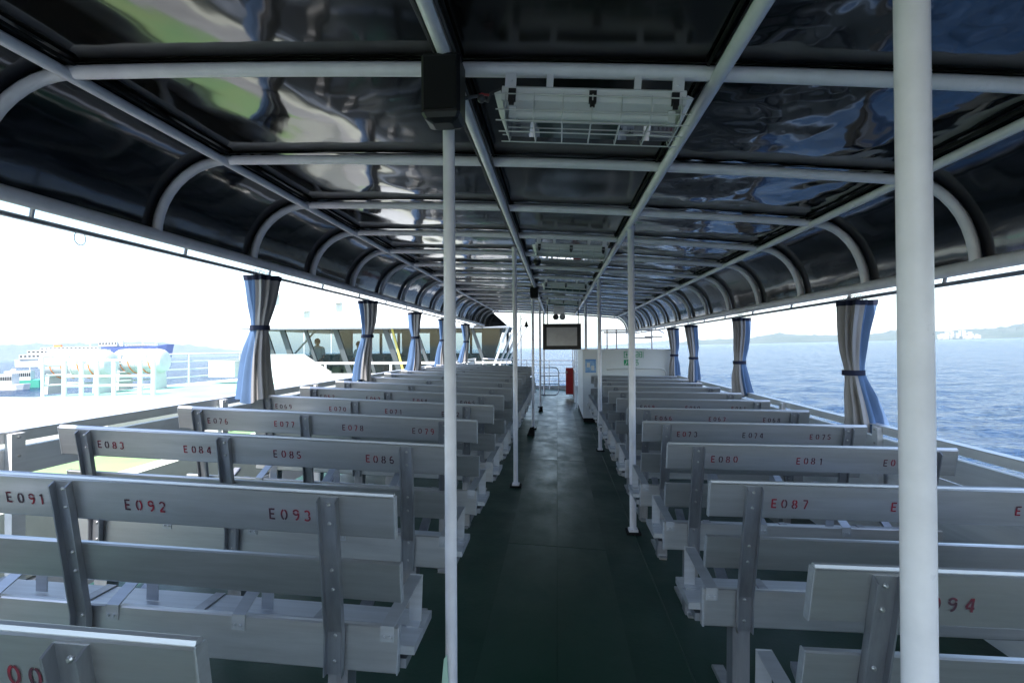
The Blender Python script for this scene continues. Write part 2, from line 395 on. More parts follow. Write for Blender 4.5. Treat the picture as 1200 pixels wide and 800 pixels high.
# ------------------------------------------------------------------ canopy
can = empty('canopy', (0, 6, 2.2), 'long canopy of white pipe ribs and dark glossy sheets over the deck', 'canopy')
def P(parent_loc, o): o.location = tuple(-c for c in parent_loc); return o
CL = (0, 6, 2.2)
def cbuild(mb, name, m, smooth=False, parent=can):
    o = mb.build(name, m, parent, smooth)
    if parent is can: o.location = (0, -6, -2.2)
    return o
XL, XCL, XCR, XR = -1.69, -.335, .51, 1.60
def roofz(x): return 2.222 - .062 * x - .012 * (x * x) + .02
def side_pts(left, n=10, grow=0.0):
    x0, x1, ze = (XL, -2.07, 1.93) if left else (XR, 1.925, 1.70)
    z0 = roofz(x0); out = []
    for i in range(n + 1):
        a = math.pi / 2 * i / n
        out.append((x0 + (x1 - x0) * math.sin(a) * (1 + grow / abs(x1 - x0)), ze + (z0 - ze) * math.cos(a) * (1 + grow / (z0 - ze)) ))
    return out
RIB0, RIBS, NR = 1.80 - .92 * 4, .92, 20
ribs_y = [RIB0 + RIBS * k for k in range(NR)]
rp = [(x, roofz(x)) for x in [XL + (XR - XL) * i / 10 for i in range(11)]]
prof = side_pts(True)[::-1] + rp[1:-1] + side_pts(False)
rmb = MB(); rmb.tube([(x, 0, z) for x, z in prof], .0235, 12)
r0 = rmb.build('rib', WHITE, can, True); r0.location = (0, ribs_y[0] - 6, -2.2)
for y in ribs_y[1:]:
    c = r0.copy(); C.objects.link(c); c.parent = can; c.location = (0, y - 6, -2.2)
Y0, Y1 = ribs_y[0], ribs_y[-1]
for x, dzz, r in ((XL, -.012, .021), (XCL, -.018, .023), (XCR, -.018, .023), (XR, -.012, .021)):
    mb = MB(); mb.tube([(x, Y0, roofz(x) + dzz), (x, (Y0 + Y1) / 2, roofz(x) + dzz + .001), (x, Y1, roofz(x) + dzz)], r, 12); cbuild(mb, 'lengthwise_pipe', WHITE, True)
for x, z in ((-2.07, 1.935), (1.925, 1.705)):
    mb = MB(); mb.tube([(x, Y0, z), (x, Y1, z)], .032, 12); cbuild(mb, 'eave_pipe', WHITE, True)
# sheets: one per bay and strip
def sheet(xa_, xb_, ya, yb_, m, seed, amp):
    nx, ny = 22, 16; vs_ = []; fs = []
    for j in range(ny + 1):
        for i in range(nx + 1):
            u, v = i / nx, j / ny; x = xa_ + (xb_ - xa_) * u; y = ya + (yb_ - ya) * v
            e = min(1, 4 * u * 1.2) * min(1, 4 * (1 - u) * 1.2) * min(1, 5 * v) * min(1, 5 * (1 - v))
            d = noise.noise(Vector((x * 2.2, y * 3.2, seed * 7.3))) * amp + noise.noise(Vector((x * 6, y * 5, seed * 3.1))) * amp * .35
            sag = -.010 * (4 * u * (1 - u)) * (4 * v * (1 - v))
            vs_.append((x, y, roofz(x) + .034 + e * d + sag))
    for j in range(ny):
        for i in range(nx):
            a = j * (nx + 1) + i; fs.append((a, a + nx + 1, a + nx + 2, a + 1))
    mb = MB(); mb.add(vs_, fs); return mb
def side_sheet(left, ya, yb_, seed):
    pts = side_pts(left, 12, .03); ny = 10; vs_ = []; fs = []
    for j in range(ny + 1):
        y = ya + (yb_ - ya) * j / ny
        for i, (x, z) in enumerate(pts):
            e = min(1, i / 2) * min(1, (12 - i) / 2) * min(1, j / 2) * min(1, (ny - j) / 2)
            d = noise.noise(Vector((i * .33, y * 1.3, seed * 5.7))) * .006 * e
            vs_.append((x + (-d if left else d), y, z + d * .5))
    n = 13
    for j in range(ny):
        for i in range(12): fs.append((j * n + i, (j + 1) * n + i, (j + 1) * n + i + 1, j * n + i + 1))
    mb = MB(); mb.add(vs_, fs); return mb
for k in range(NR - 1):
    ya, yb_ = ribs_y[k] + .004, ribs_y[k + 1] - .004
    for j, (xa_, xb_, m, amp) in enumerate(((XL, XCL, SHEET, .007), (XCL, XCR, SHEETC, .006), (XCR, XR, SHEETR, .014))):
        cbuild(sheet(xa_ + .004, xb_ - .004, ya, yb_, m, k * 3 + j, amp), 'ceiling_sheet', m, True)
    for left in (True, False):
        cbuild(side_sheet(left, ya, yb_, k + (50 if left else 90)), 'side_sheet', SHEETS, True)
# weather top over the sheets so that no daylight leaks through
mb = MB()
top = side_pts(True, 10, .07)[::-1] + [(x, z + .07) for x, z in rp[1:-1]] + side_pts(False, 10, .07)
n = len(top)
mb.add([(x, Y0 - .1, z) for x, z in top] + [(x, Y1 + .1, z) for x, z in top], [(i, i + 1, i + 1 + n, i + n) for i in range(n - 1)])
cbuild(mb, 'roof_skin', WHITE2, True)
# rubber trim strips where sheets meet the ribs
tm = MB(); tm.tube([(x, 0, z + .016) for x, z in prof], .008, 6)
t0 = tm.build('sheet_trim', RUBBER, can, True); t0.location = (0, ribs_y[0] + .03 - 6, -2.2)
for y in ribs_y[1:]:
    c = t0.copy(); C.objects.link(c); c.parent = can; c.location = (0, y + .03 - 6, -2.2)
for x in (XL, XCL, XCR, XR):
    for s in (-.03, .03):
        mb = MB(); mb.tube([(x + s, Y0, roofz(x + s) + .02), (x + s, Y1, roofz(x + s) + .02)], .007, 6); cbuild(mb, 'lengthwise_trim', RUBBER)
# dark gusset at the forward left corner
mb = MB(); A = [(-2.38, 15.62, 1.87), (-2.06, 15.62, 2.20), (-1.86, 15.62, 2.34), (-1.40, 15.62, 1.92)]
mb.loft(A, [(x, y + .01, z) for x, y, z in A]); cbuild(mb, 'corner_gusset', SHEETS)
# cables clipped under the left centre pipe
mb = MB()
for j, (ox, oz) in enumerate(((-.030, -.02), (-.038, -.005), (.028, -.022))):
    mb.tube([(XCL + ox + .004 * math.sin(i * 2.1 + j), Y0 + (Y1 - Y0) * i / 60, roofz(XCL) + oz - .004 * abs(math.sin(i * 1.3 + j))) for i in range(61)], .0055, 6)
tag(mb.build('cable', CABLE), 'dark cables clipped along the left centre pipe of the canopy', 'cable')

# ------------------------------------------------------------------ poles
def pole(x, y, r, label, group, pad=True):
    z0 = dz(x); o = empty('pole', (x, y, z0), label, 'pole', group)
    zt = roofz(x) - .015 - z0
    mb = MB(); mb.tube([(0, 0, 0), (.001, 0, zt * .5), (0, 0, zt)], r, 20); mb.build('shaft', WHITE, o, True)
    mb = MB(); mb.prismx(-.032, .032, [(-.035, .014), (.035, .014), (.035, .03), (-.035, .03)])
    mb.loft([(-.003, -.05, .03), (.003, -.05, .03), (.003, -r, .03), (-.003, -r, .03)], [(-.003, -r - .002, .09), (.003, -r - .002, .09), (.003, -r, .09), (-.003, -r, .09)])
    mb.build('base_flange', WHITE, o)
    if pad:
        mb = MB(); mb.box(-.05, .05, -.06, .06, 0, .014)
        for s in (-1, 1):
            mb.tube([(s * .04, -.045, .014), (s * .04, -.045, .022)], .007, 6)
        mb.build('base_pad', RUBBER, o)
    mb = MB(); mb.tube([(0, 0, zt - .03), (0, 0, zt)], r + .006, 20); mb.build('top_collar', WHITE, o, True)
    return o
GL_ = 'white poles along the left edge of the aisle'; GR_ = 'white poles along the right edge of the aisle'
pole(.530, .87, .0232, 'thick white pole nearest the camera, in front of the bench marked E094', GR_)
pole(.526, 3.99, .0235, 'white pole right of the aisle beside the end of the bench marked E073', GR_)
pole(.530, 7.05, .024, 'white pole right of the aisle, between the nearest-but-one pole and the casing', GR_)
pole(.533, 10.45, .024, 'white pole rising beside the left corner of the white casing', GR_)
pole(-.352, 1.80, .0195, 'white pole under the large black loudspeaker', GL_)
pole(-.385, 5.05, .021, 'white pole left of the aisle, next beyond the one with the large loudspeaker', GL_)
pole(-.375, 8.55, .02, 'white pole under the small black loudspeaker, left of the aisle', GL_)
pole(-.36, 11.6, .022, 'white pole at the left edge of the hanging television', GL_)
pole(-.345, 14.4, .022, 'farthest white pole on the left of the aisle, by the barrier', GL_)
# pale green gusset by the near left pole
mb = MB(); A = [(-.395, 1.77, .075), (-.37, 1.77, .345), (-.36, 1.77, .36), (-.345, 1.77, .075)]
mb.loft(A, [(x, y - .004, z) for x, y, z in A][::1]); tag(mb.build('plate', PALEG), 'pale green triangular plate against the foot of the pole below the loudspeaker', 'plate')
# black door-stop blocks on the deck by the left poles
for x, y, s, lb in ((-.385, 7.95, .055, 'small black block on the deck by the third left pole'), (-.33, 10.8, .045, 'smaller black block farther along the left edge of the aisle')):
    mb = MB(); z = dz(x); mb.loft([(x - s, y - s, z), (x + s, y - s, z), (x + s, y + s, z), (x - s, y + s, z)], [(x - s * .2, y - s * .4, z + s * 2), (x + s * .8, y - s * .4, z + s * 2.2), (x + s * .8, y + s * .4, z + s * 2.2), (x - s * .2, y + s * .4, z + s * 2)])
    tag(mb.build('door_stop', RUBBER), lb, 'block', 'black blocks along the aisle')

# ------------------------------------------------------------------ loudspeakers, cameras
def speaker(x, y, z, w, h, d, label):
    o = empty('loudspeaker', (x, y, z), label, 'loudspeaker', 'black loudspeakers under the canopy')
    mb = MB(); c = .008
    def rg(zz, k): return [(-w / 2 * k + c, -d / 2 * k, zz), (w / 2 * k - c, -d / 2 * k, zz), (w / 2 * k, -d / 2 * k + c, zz), (w / 2 * k, d / 2 * k - c, zz), (w / 2 * k - c, d / 2 * k, zz), (-w / 2 * k + c, d / 2 * k, zz), (-w / 2 * k, d / 2 * k - c, zz), (-w / 2 * k, -d / 2 * k + c, zz)]
    rr = [rg(-h / 2, .5), rg(-h / 2 + h * .05, .86), rg(-h / 2 + h * .12, 1), rg(h / 2 - .006, 1), rg(h / 2, .95)]
    for a, b in zip(rr, rr[1:]): mb.loft(a, b)
    mb.build('cabinet', BLACK, o)
    mb = MB(); mb.box(-w / 2 * .82, w / 2 * .82, -d / 2 - .004, -d / 2 + .002, -h / 2 + h * .16, h / 2 * .88); mb.build('grille', RUBBER, o)
    mb = MB(); mb.tube([(0, d / 2 - .01, 0), (0, d / 2 + .05, .02), (.02, d / 2 + .08, .03)], .009, 6); mb.tube([(-.03, d / 2 + .04, .02), (.05, d / 2 + .04, .02)], .012, 6); mb.build('bracket', STEEL, o)
    return o
sp_ = speaker(-.343, 1.68, 2.125, .118, .20, .11, 'large black loudspeaker hung at the top of the nearest left pole')
mb = MB(); mb.tube([(.05, .10, .03), (.09, .12, .045), (.12, .13, .03), (.13, .14, .06), (.16, .15, .075)], .006, 6); mb.ball((.10, .12, .035), .014, 8, 6); mb.build('wiring', CABLE, sp_, True)
mb = MB(); mb.tube([(.07, .12, .04), (.10, .13, .055), (.125, .13, .05)], .004, 6); mb.build('red_wire', RED, sp_, True)
speaker(-.345, 8.42, 2.15, .125, .165, .10, 'small black loudspeaker above the third left pole')
def dome(x, y, z, label):
    o = empty('dome_camera', (x, y, z), label, 'camera')
    mb = MB(); mb.lathe([(0.001, 0), (.036, 0), (.04, -.02), (.04, -.035)], 14); mb.build('housing', BLACK, o, True)
    mb = MB(); mb.ball((0, 0, -.035), .034, 12, 8); mb.build('dome', BLACK, o, True)
dome(-.19, 5.45, 2.20, 'small black dome camera under the canopy beyond the second lamp')
o = empty('twin_siren', (.03, 11.0, 1.99), 'pair of round black sirens hanging just above the television', 'siren')
mb = MB(); mb.tube([(-.055, -.06, -.08), (-.055, .05, -.08)], [.06, .05], 14); mb.build('horn', BLACK, o, True)
mb = MB(); mb.tube([(.075, -.06, -.08), (.075, -.055, -.08), (.075, .05, -.08)], [.062, .055, .05], 14); mb.build('horn', GREY, o, True)
mb = MB(); mb.box(-.1, .12, .02, .04, -.02, .22); mb.build('bracket', STEEL, o)

# ------------------------------------------------------------------ lamps (caged twin-tube fixtures, unlit)
def lamp(y, k, label):
    x0, x1 = -.185, .435; cx = (x0 + x1) / 2; w = x1 - x0
    o = empty('ceiling_lamp', (cx, y, roofz(cx)), label, 'lamp', 'caged lamps along the middle of the canopy')
    o.rotation_euler = (0, .07, 0)
    h = w / 2; zb = -.055
    mb = MB(); mb.prismx(-h + .015, h - .015, [(.01, zb), (.20, zb), (.21, zb - .008), (.21, zb - .05), (.0, zb - .05), (.0, zb - .008)]); mb.build('housing', LENS, o)
    mb = MB(); pr = [(.005, zb - .05), (.205, zb - .05), (.195, zb - .085), (.17, zb - .105), (.04, zb - .105), (.015, zb - .085)]
    n = len(pr); vs_ = [(-h + .025, a, b) for a, b in pr] + [(h - .025, a, b) for a, b in pr]
    mb.add(vs_, [(i, (i + 1) % n, (i + 1) % n + n, i + n) for i in range(1, n)] + [tuple(range(n))[::-1], tuple(range(n, 2 * n))]); mb.build('clear_cover', CLEAR, o)
    for yy_ in (.06, .15):
        mb = MB(); mb.tube([(-h + .06, yy_, zb - .072), (h - .06, yy_, zb - .072)], .013, 10); mb.build('lamp_tube', TUBE, o, True)
        for s in (-1, 1):
            mb = MB(); mb.box(s * (h - .05) - .012, s * (h - .05) + .012, yy_ - .016, yy_ + .016, zb - .09, zb - .052); mb.build('tube_holder', LENS, o)
    for xx in (-h + .05, 0, h - .05):
        mb = MB(); mb.box(xx - .012, xx + .012, -.008, .004, zb - .055, zb - .015); mb.box(xx - .008, xx + .008, -.014, -.006, zb - .07, zb - .05); mb.build('clip', BLACK, o)
    mb = MB(); wr = .0022
    for i in range(7):
        xx = -h + .03 + (w - .06) * i / 6
        mb.tube([(xx, -.012, zb - .03), (xx, -.01, zb - .09), (xx, .01, zb - .112), (xx, .20, zb - .112), (xx, .222, zb - .09), (xx, .222, zb - .03)], wr, 6)
    for (yy_, zz) in ((-.012, zb - .035), (-.010, zb - .085), (.01, zb - .112), (.105, zb - .112), (.20, zb - .112), (.222, zb - .08)):
        mb.tube([(-h + .0, yy_, zz), (h, yy_, zz)], wr, 6)
    mb.build('wire_cage', WIRE, o)
    for s in (-.29, -.14, .14, .29):
        mb = MB()
        if abs(s) > .2: mb.box(s * .92 - .018, s * .92 + .018, -.006, 0, zb - .01, -.02); mb.tube([(s * .92, -.006, zb + .012), (s * .92, -.011, zb + .012)], .007, 8)
        else: mb.box(s - .011, s + .011, -.004, .006, zb - .005, -.015)
        mb.build('hanger', WHITE, o)
    for s in (-1, 1):
        mb = MB(); mb.loft([(s * (h - .012), .0, zb - .02), (s * (h + .012), .02, zb - .02), (s * (h + .012), .19, zb - .02), (s * (h - .012), .21, zb - .02)],
                           [(s * (h - .03), .02, zb - .10), (s * (h - .022), .03, zb - .10), (s * (h - .022), .18, zb - .10), (s * (h - .03), .19, zb - .10)]); mb.build('end_guard', LENS, o)
for k, (y, lb) in enumerate(((1.79, 'nearest caged twin-tube lamp beside the large loudspeaker'), (4.55, 'second caged lamp from the camera, above the aisle'),
                             (7.35, 'third caged lamp from the camera, near the small loudspeaker'), (10.1, 'farthest caged lamp, just short of the television'))):
    lamp(y, k, lb)

# ------------------------------------------------------------------ curtain rods and curtains
for x, z, lb in ((-2.095, 1.865, 'left'), (1.95, 1.645, 'right')):
    o = empty('curtain_rod', (x, 6, z), 'thin curtain rod hung under the %s eave of the canopy' % lb, 'rod', 'curtain rods under the eaves')
    mb = MB(); mb.tube([(0, Y0 - 6, 0), (0, Y1 - 6, 0)], .011, 8); mb.build('rod', ALU2, o, True)
    for y in ribs_y:
        mb = MB(); mb.tube([(0, y + .25 - 6, 0), (.01, y + .25 - 6, .05)], .009, 6); mb.build('hanger', ALU2, o)
def curtain(x, y, ztop, zbot, side, label, seed, ttie=.40, wide=1.0):
    o = empty('curtain', (x, y, ztop), label, 'curtain', 'tied curtains hanging along the %s side' % side)
    rnd = random.Random(seed); H_ = ztop - zbot; nt_, ns = 84, 30
    ph = [rnd.uniform(0, 6.28) for _ in range(6)]; sgn = -1 if side == 'left' else 1
    vs_ = []; fs = []; mi = []
    wt = wide * rnd.uniform(.85, 1.1); wb = wide * rnd.uniform(.8, 1.25)
    tie = ttie + rnd.uniform(-.02, .03)
    for j in range(ns + 1):
        t = j / ns
        if t < tie: q = t / tie; s = (1 - q) ** 1.1; ax = .056 + wt * .042 * s; ay = .048 + wt * .045 * s
        else: q = (t - tie) / (1 - tie); s = q ** 1.05; ax = .058 + wb * .045 * s; ay = .05 + wb * .036 * s
        f_ = max(.25, min(1, abs(t - tie) * 6))
        for k in range(nt_):
            a = 2 * math.pi * k / nt_
            pl = (math.cos(11 * a + ph[0] + .5 * t) * .8 + math.cos(5 * a + ph[1] - t) * .5 + .3 * math.cos(15 * a + ph[2]) ) * f_
            rr = 1 + .22 * pl + (.04 * noise.noise(Vector((a * 1.5, t * 5, seed))))
            cxs = (sgn * .03 * max(0, t - tie) * 3) + .018 * math.sin(t * 5 + ph[3])
            vs_.append((cxs + math.cos(a) * ax * rr, math.sin(a) * ay * rr, -.02 - H_ * t + (.02 * math.sin(3 * a + ph[4]) if j == ns else 0)))
    mb = MB(); mb.v = vs_
    def zone(k, t):      # the outboard side shows the blue face, the rest the silver lining
        a = 2 * math.pi * (k + .5) / nt_; return 0 if math.cos(a) * sgn > (.12 if t < tie else -.18) else 1
    groups = {0: MB(), 1: MB()}
    for g in groups.values(): g.v = list(vs_)
    for j in range(ns):
        for k in range(nt_):
            k2 = (k + 1) % nt_
            groups[zone(k, j / ns)].f.append((j * nt_ + k, (j + 1) * nt_ + k, (j + 1) * nt_ + k2, j * nt_ + k2)); groups[zone(k, j / ns)].mi.append(0)
    for g, nm, m in ((groups[0], 'blue_cloth', CBLUE), (groups[1], 'silver_lining', CGREY)):
        ob = g.build(nm, m, o, True)
        me = ob.data
        for p_ in me.polygons: p_.use_smooth = True
    # header tape
    hb = MB(); n = nt_; hv = []
    for z_, e in ((-.016, 1.02), (-.05, 1.025)):
        j = 0 if z_ > -.03 else 1
        for k in range(n):
            vx, vy, _ = vs_[j * n + k]; hv.append((vx * e, vy * e, z_))
    hb.add(hv, [(k, (k + 1) % n, (k + 1) % n + n, k + n) for k in range(n)] ); hb.build('header_tape', CDARK, o, True)
    tb = MB(); jt = int(tie * ns); tv = []
    for z_ in (-.02 - H_ * tie + .017, -.02 - H_ * tie - .017):
        for k in range(n):
            vx, vy, _ = vs_[jt * n + k]; a = 2 * math.pi * k / n
            tv.append((vs_[jt * n][0] - .058 + math.cos(a) * .068, math.sin(a) * .060, z_))
    tb.add(tv, [(k, (k + 1) % n, (k + 1) % n + n, k + n) for k in range(n)]); tb.build('tie_band', CDARK, o, True)
    for i in range(6):
        rb = MB(); yy_ = -.10 + .04 * i; c0 = (0, yy_, .006)
        rb.tube([(.02 * math.cos(2 * math.pi * q / 12), yy_ + .008 * math.sin(2 * math.pi * q / 12 + i), .002 + .022 * math.sin(2 * math.pi * q / 12)) for q in range(12)], .0022, 5, closed=True)
        rb.build('ring', STEEL, o)
LBL = ['nearest curtain on the left side, silver and blue, tied at its waist', 'second curtain from the camera on the left side', 'third curtain from the camera on the left side',
       'fourth curtain on the left side, just beyond the loudspeaker pole', 'farthest curtain on the left side']
RBL = ['nearest curtain on the right side, blue and silver, beside the thick pole', 'second curtain from the camera on the right side', 'third curtain from the camera on the right side', 'farthest curtain on the right side, by the casing']
for i, y in enumerate((3.75, 5.92, 8.05, 10.0, 12.5)): curtain(-2.08, y, 1.865, 1.00, 'left', LBL[i], i + 1, .43, 1.0 if i == 0 else .8)
for i, y in enumerate((3.78, 6.05, 8.15, 9.45)): curtain(1.935, y, 1.645, .82, 'right', RBL[i], i + 11, .55, 1.15 if i == 0 else .6)
mb = MB(); mb.tube([(-2.095, 2.28 + .03 * math.cos(a * .5236), 1.862 - .028 + .03 * math.sin(a * .5236)) for a in range(12)], .002, 5, closed=True)
tag(mb.build('loose_ring', STEEL), 'single loose curtain ring on the left rod, nearest the camera', 'ring')

# ------------------------------------------------------------------ side rails (bulwark boards)
def bulwark(x, ztop, zh, side):
    o = empty('side_rail', (x, 6, 0), 'silver two-board side rail along the %s edge of the deck' % side, 'railing', 'side rails of the deck')
    L0, L1 = -9.7, 9.5
    mb = MB(); mb.prismx(0, 1, [(0, 0), (1, 0), (1, 1)]) if False else None
    for nm, (a, b) in (('top_board', (ztop, ztop - zh[0])), ('lower_board', (ztop - zh[1], ztop - zh[2]))):
        mb = MB(); mb.box(-.018, .018, L0, L1, b, a); mb.build(nm, RAILM, o)
    if x > 0:
        mb = MB(); mb.box(.004, .03, L0, L1, dz(x) - .02, ztop - zh[2] - .012); mb.build('kick_board', RAILM, o)
    mb = MB(); mb.box(-.026, .026, L0, L1, ztop, ztop + .006); mb.build('cap_strip', ALU_SEAT, o)
    base = dz(x)
    for k in range(13):
        y = -8.2 + k * 1.45
        s = 1 if x < 0 else -1
        mb = MB(); mb.box(*sorted((s * .018, s * .05)), y - .03, y + .03, base, ztop - .004)
        mb.build('stanchion', RAILM, o)
        mb = MB()
        for zz in (ztop - .02, ztop - zh[1] - .03): mb.tube([(s * .05, y, zz), (s * .056, y, zz)], .006, 6)
        mb.build('bolts', STEEL, o)
bulwark(-2.30, 1.0, (.043, .068, .185), 'left')
bulwark(2.0, .84, (.045, .072, .19), 'right')
# own hull below the deck
mb = MB()
mb.add([(-2.42, -6, -.3), (2.3, -6, -.3), (2.3, 15, -.3), (.6, 19.5, -.1), (-.6, 19.5, -.1), (-2.42, 15, -.3),
        (-2.2, -6, -5), (2.1, -6, -5), (2.1, 14, -5), (.1, 18, -5), (-.1, 18, -5), (-2.2, 14, -5)],
       [(0, 1, 2, 3, 4, 5)] + [(i, (i + 1) % 6, (i + 1) % 6 + 6, i + 6) for i in range(6)])
tag(mb.build('own_hull', WHITE2), 'white hull of the ferry below the seating deck', 'hull')

# ------------------------------------------------------------------ forward end: casing, gate, rails, TV, cabinet, bell
o = empty('casing', (0, 9.62, 0), 'white stairway casing at the forward right end with green signs', 'casing')
def part(mb, n_, m, par, sm=False):
    ob = mb.build(n_, m, par, sm); return ob
mb = MB(); mb.box(.435, 1.96, 0, 2.6, .10, 1.262); cb = part(mb, 'wall', CASING, o)
mb = MB(); mb.box(.445, 1.95, .01, 2.6, -.02, .10); part(mb, 'base_skirt', RUBBER, o)
mb = MB(); mb.box(.425, 1.97, -.01, 2.61, 1.262, 1.275); part(mb, 'rim', ALU_SEAT, o)
mb = MB(); mb.tube([(.86, -.0, .93), (.86, -.04, .94), (.90, -.05, .955), (1.72, -.05, .955), (1.80, -.05, .935), (1.83, -.05, .88), (1.83, -.05, .5)], .011, 8); part(mb, 'grab_rail', CASING, o, True)
mb = MB(); mb.box(.478, .66, -.006, -.001, .882, 1.11); po_ = part(mb, 'notice', PALEP, o)
mb = MB(); mb.box(.478, .66, -.009, -.0062, 1.085, 1.11); mb.box(.478, .66, -.009, -.0062, .882, .895); part(mb, 'notice_border', BLUEP, po_)
mb = MB(); mb.box(.505, .56, -.009, -.0062, .97, 1.05); mb.box(.58, .63, -.009, -.0062, .92, 1.0); part(mb, 'notice_print', WHITE2, po_)
# green lettering and pictogram
mb = MB()
def q(x0, x1, z0, z1): mb.box(x0, x1, -.005, -.001, z0, z1)
def Z(px_, pz_): return px_, pz_
# upper line: framed arrow box at left, characters at right
q(1.135, 1.147, 1.13, 1.24); q(1.147, 1.20, 1.228, 1.24); q(1.147, 1.20, 1.13, 1.142); q(1.165, 1.20, 1.18, 1.195); q(1.178, 1.19, 1.15, 1.215)
q(1.215, 1.226, 1.135, 1.235)
for ox in (1.335, 1.395):
    q(ox, ox + .045, 1.228, 1.238); q(ox, ox + .045, 1.182, 1.192); q(ox, ox + .045, 1.135, 1.145); q(ox + .035, ox + .046, 1.14, 1.23); q(ox, ox + .01, 1.15, 1.185 + .03 * (ox > 1.36))
q(1.455, 1.463, 1.13, 1.24)
# lower line: filled running-figure panel and a character
q(1.135, 1.235, 1.005, 1.10)
q(1.335, 1.38, 1.09, 1.10); q(1.35, 1.36, 1.05, 1.09); q(1.335, 1.38, 1.045, 1.055); q(1.37, 1.38, 1.01, 1.05); q(1.34, 1.36, 1.0, 1.012)
part(mb, 'sign_lettering', GREENP, o)
mb = MB(); mb.ball((1.178, -.006, 1.083), .008, 8, 4, (1, .3, 1)); mb.loft([(1.165, -.007, 1.03), (1.18, -.007, 1.03), (1.195, -.007, 1.07), (1.178, -.007, 1.07)], [(1.165, -.005, 1.03), (1.18, -.005, 1.03), (1.195, -.005, 1.07), (1.178, -.005, 1.07)])
mb.box(1.15, 1.17, -.007, -.005, 1.012, 1.03); mb.box(1.205, 1.225, -.007, -.005, 1.015, 1.09); part(mb, 'sign_figure', WHITE2, o)
# stair rails above the casing
o2 = empty('stair_railing', (0, 9.7, 1.27), 'thin white pipe railing standing on top of the white casing', 'railing')
for x in (.86, 1.02, 1.26, 1.62, 2.02):
    mb = MB(); mb.tube([(x, 0, 0), (x, 0, .36)], .011, 8); part(mb, 'post', WHITE, o2, True)
mb = MB(); mb.tube([(.80, 0, .30), (1.30, 0, .30)], .013, 8); mb.tube([(.80, .9, .28), (.84, .9, .36), (1.9, .9, .36), (2.0, .9, .30)], .012, 8); mb.tube([(1.26, 0, .20), (1.62, 0, .20)], .010, 8); mb.tube([(1.50, 0, .22), (1.80, 0, .22)], .010, 8)
part(mb, 'rail', WHITE, o2, True)
# TV
o = empty('television', (.088, 10.5, 1.27), 'black framed television hanging from the canopy at the end of the aisle', 'television')
mb = MB(); mb.prismx(-.36, .36, [(0, 0), (.06, 0), (.07, .02), (.07, .47), (.06, .49), (0, .49)]); part(mb, 'case', BLACK, o)
mb = MB(); mb.box(-.285, .285, -.006, -.001, .075, .42); part(mb, 'screen', GREY, o)
mb = MB(); mb.box(-.36, .36, -.012, -.001, .0, .06); mb.box(-.36, .36, -.012, -.001, .435, .49); mb.box(-.36, -.30, -.012, -.001, .06, .435); mb.box(.30, .36, -.012, -.001, .06, .435); part(mb, 'bezel', BLACK, o)
for s in (-.27, .31):
    mb = MB(); mb.tube([(s, .04, .48), (s, .04, roofz(s) - 1.27)], .010, 8); part(mb, 'hanger', BLACK, o, True)
# red cabinet
o = empty('red_cabinet', (.31, 13.9, .13), 'narrow red fire-hose cabinet at the forward end of the aisle', 'cabinet')
mb = MB(); mb.box(-.10, .10, 0, .2, 0, .66); part(mb, 'body', RED, o)
mb = MB(); mb.box(-.09, .09, -.012, -.001, .015, .645); dr = part(mb, 'door', RED, o)
mb = MB(); mb.box(-.085, -.065, -.022, -.012, .53, .58); part(mb, 'handle', STEEL, dr)
mb = MB(); mb.box(-.11, -.10, .0, .03, .06, .12); mb.box(-.11, -.10, 0, .03, .52, .58); part(mb, 'hinge', STEEL, o)
# folding barrier
o = empty('barrier', (0, 13.4, 0), 'low grey pipe barrier with rounded corners at the end of the aisle', 'barrier')
z0 = .12
mb = MB(); mb.tube([(-.42, 0, z0 + .04), (-.05, 0, z0 + .04), (0, 0, z0 + .07), (.03, 0, z0 + .14), (.03, 0, z0 + .60), (.0, 0, z0 + .67), (-.05, 0, z0 + .70), (-.42, 0, z0 + .70), (-.42, 0, z0 + .04)], .014, 8); part(mb, 'frame', ALU2, o, True)
for z_ in (.30, .50):
    mb = MB(); mb.tube([(-.42, 0, z0 + z_), (.03, 0, z0 + z_)], .010, 8); part(mb, 'bar', ALU2, o, True)
mb = MB(); mb.tube([(-.42, 0, .05), (-.42, 0, z0 + .04)], .014, 8); part(mb, 'foot', ALU2, o)
# bow railing
o = empty('bow_railing', (0, 16.3, .05), 'white pipe railing across the open bow', 'railing')
for z_ in (.86, .74, .50, .26):
    mb = MB(); mb.tube([(-2.2, 0, z_ + .06), (-.5, .05, z_), (.5, .05, z_), (1.95, 0, z_ - .06)], .015 if z_ > .8 else .011, 8); part(mb, 'rail', WHITE, o, True)
for x in (-2.2, -1.5, -.9, -.38, -.24, .48, .95, 1.95):
    mb = MB(); mb.tube([(x, .03, -.05), (x, .03, .87)], .016, 8); part(mb, 'post', WHITE, o, True)
mb = MB(); mb.box(-2.3, 2.0, .12, .2, -.1, .12); part(mb, 'coaming', ALU2, o)
# aisle-side fence in front of casing (brownish plates seen edge-on)
o = empty('side_screen', (.40, 11.9, .05), 'narrow reddish-brown screen panel along the right of the aisle beyond the casing corner', 'screen')
mb = MB(); mb.box(-.012, .012, 1.0, 2.6, .05, .70); part(mb, 'panel', mat('brown_screen', (.22, .12, .10), .6, noise_amt=.3), o)
for y in (.0, 1.0, 2.6):
    mb = MB(); mb.tube([(0, y, -.03), (0, y, 1.4)], .012, 8); part(mb, 'post', WHITE, o, True)
mb = MB(); mb.tube([(0, .02, .72), (0, 2.6, .72)], .012, 8); part(mb, 'rail', WHITE, o, True)
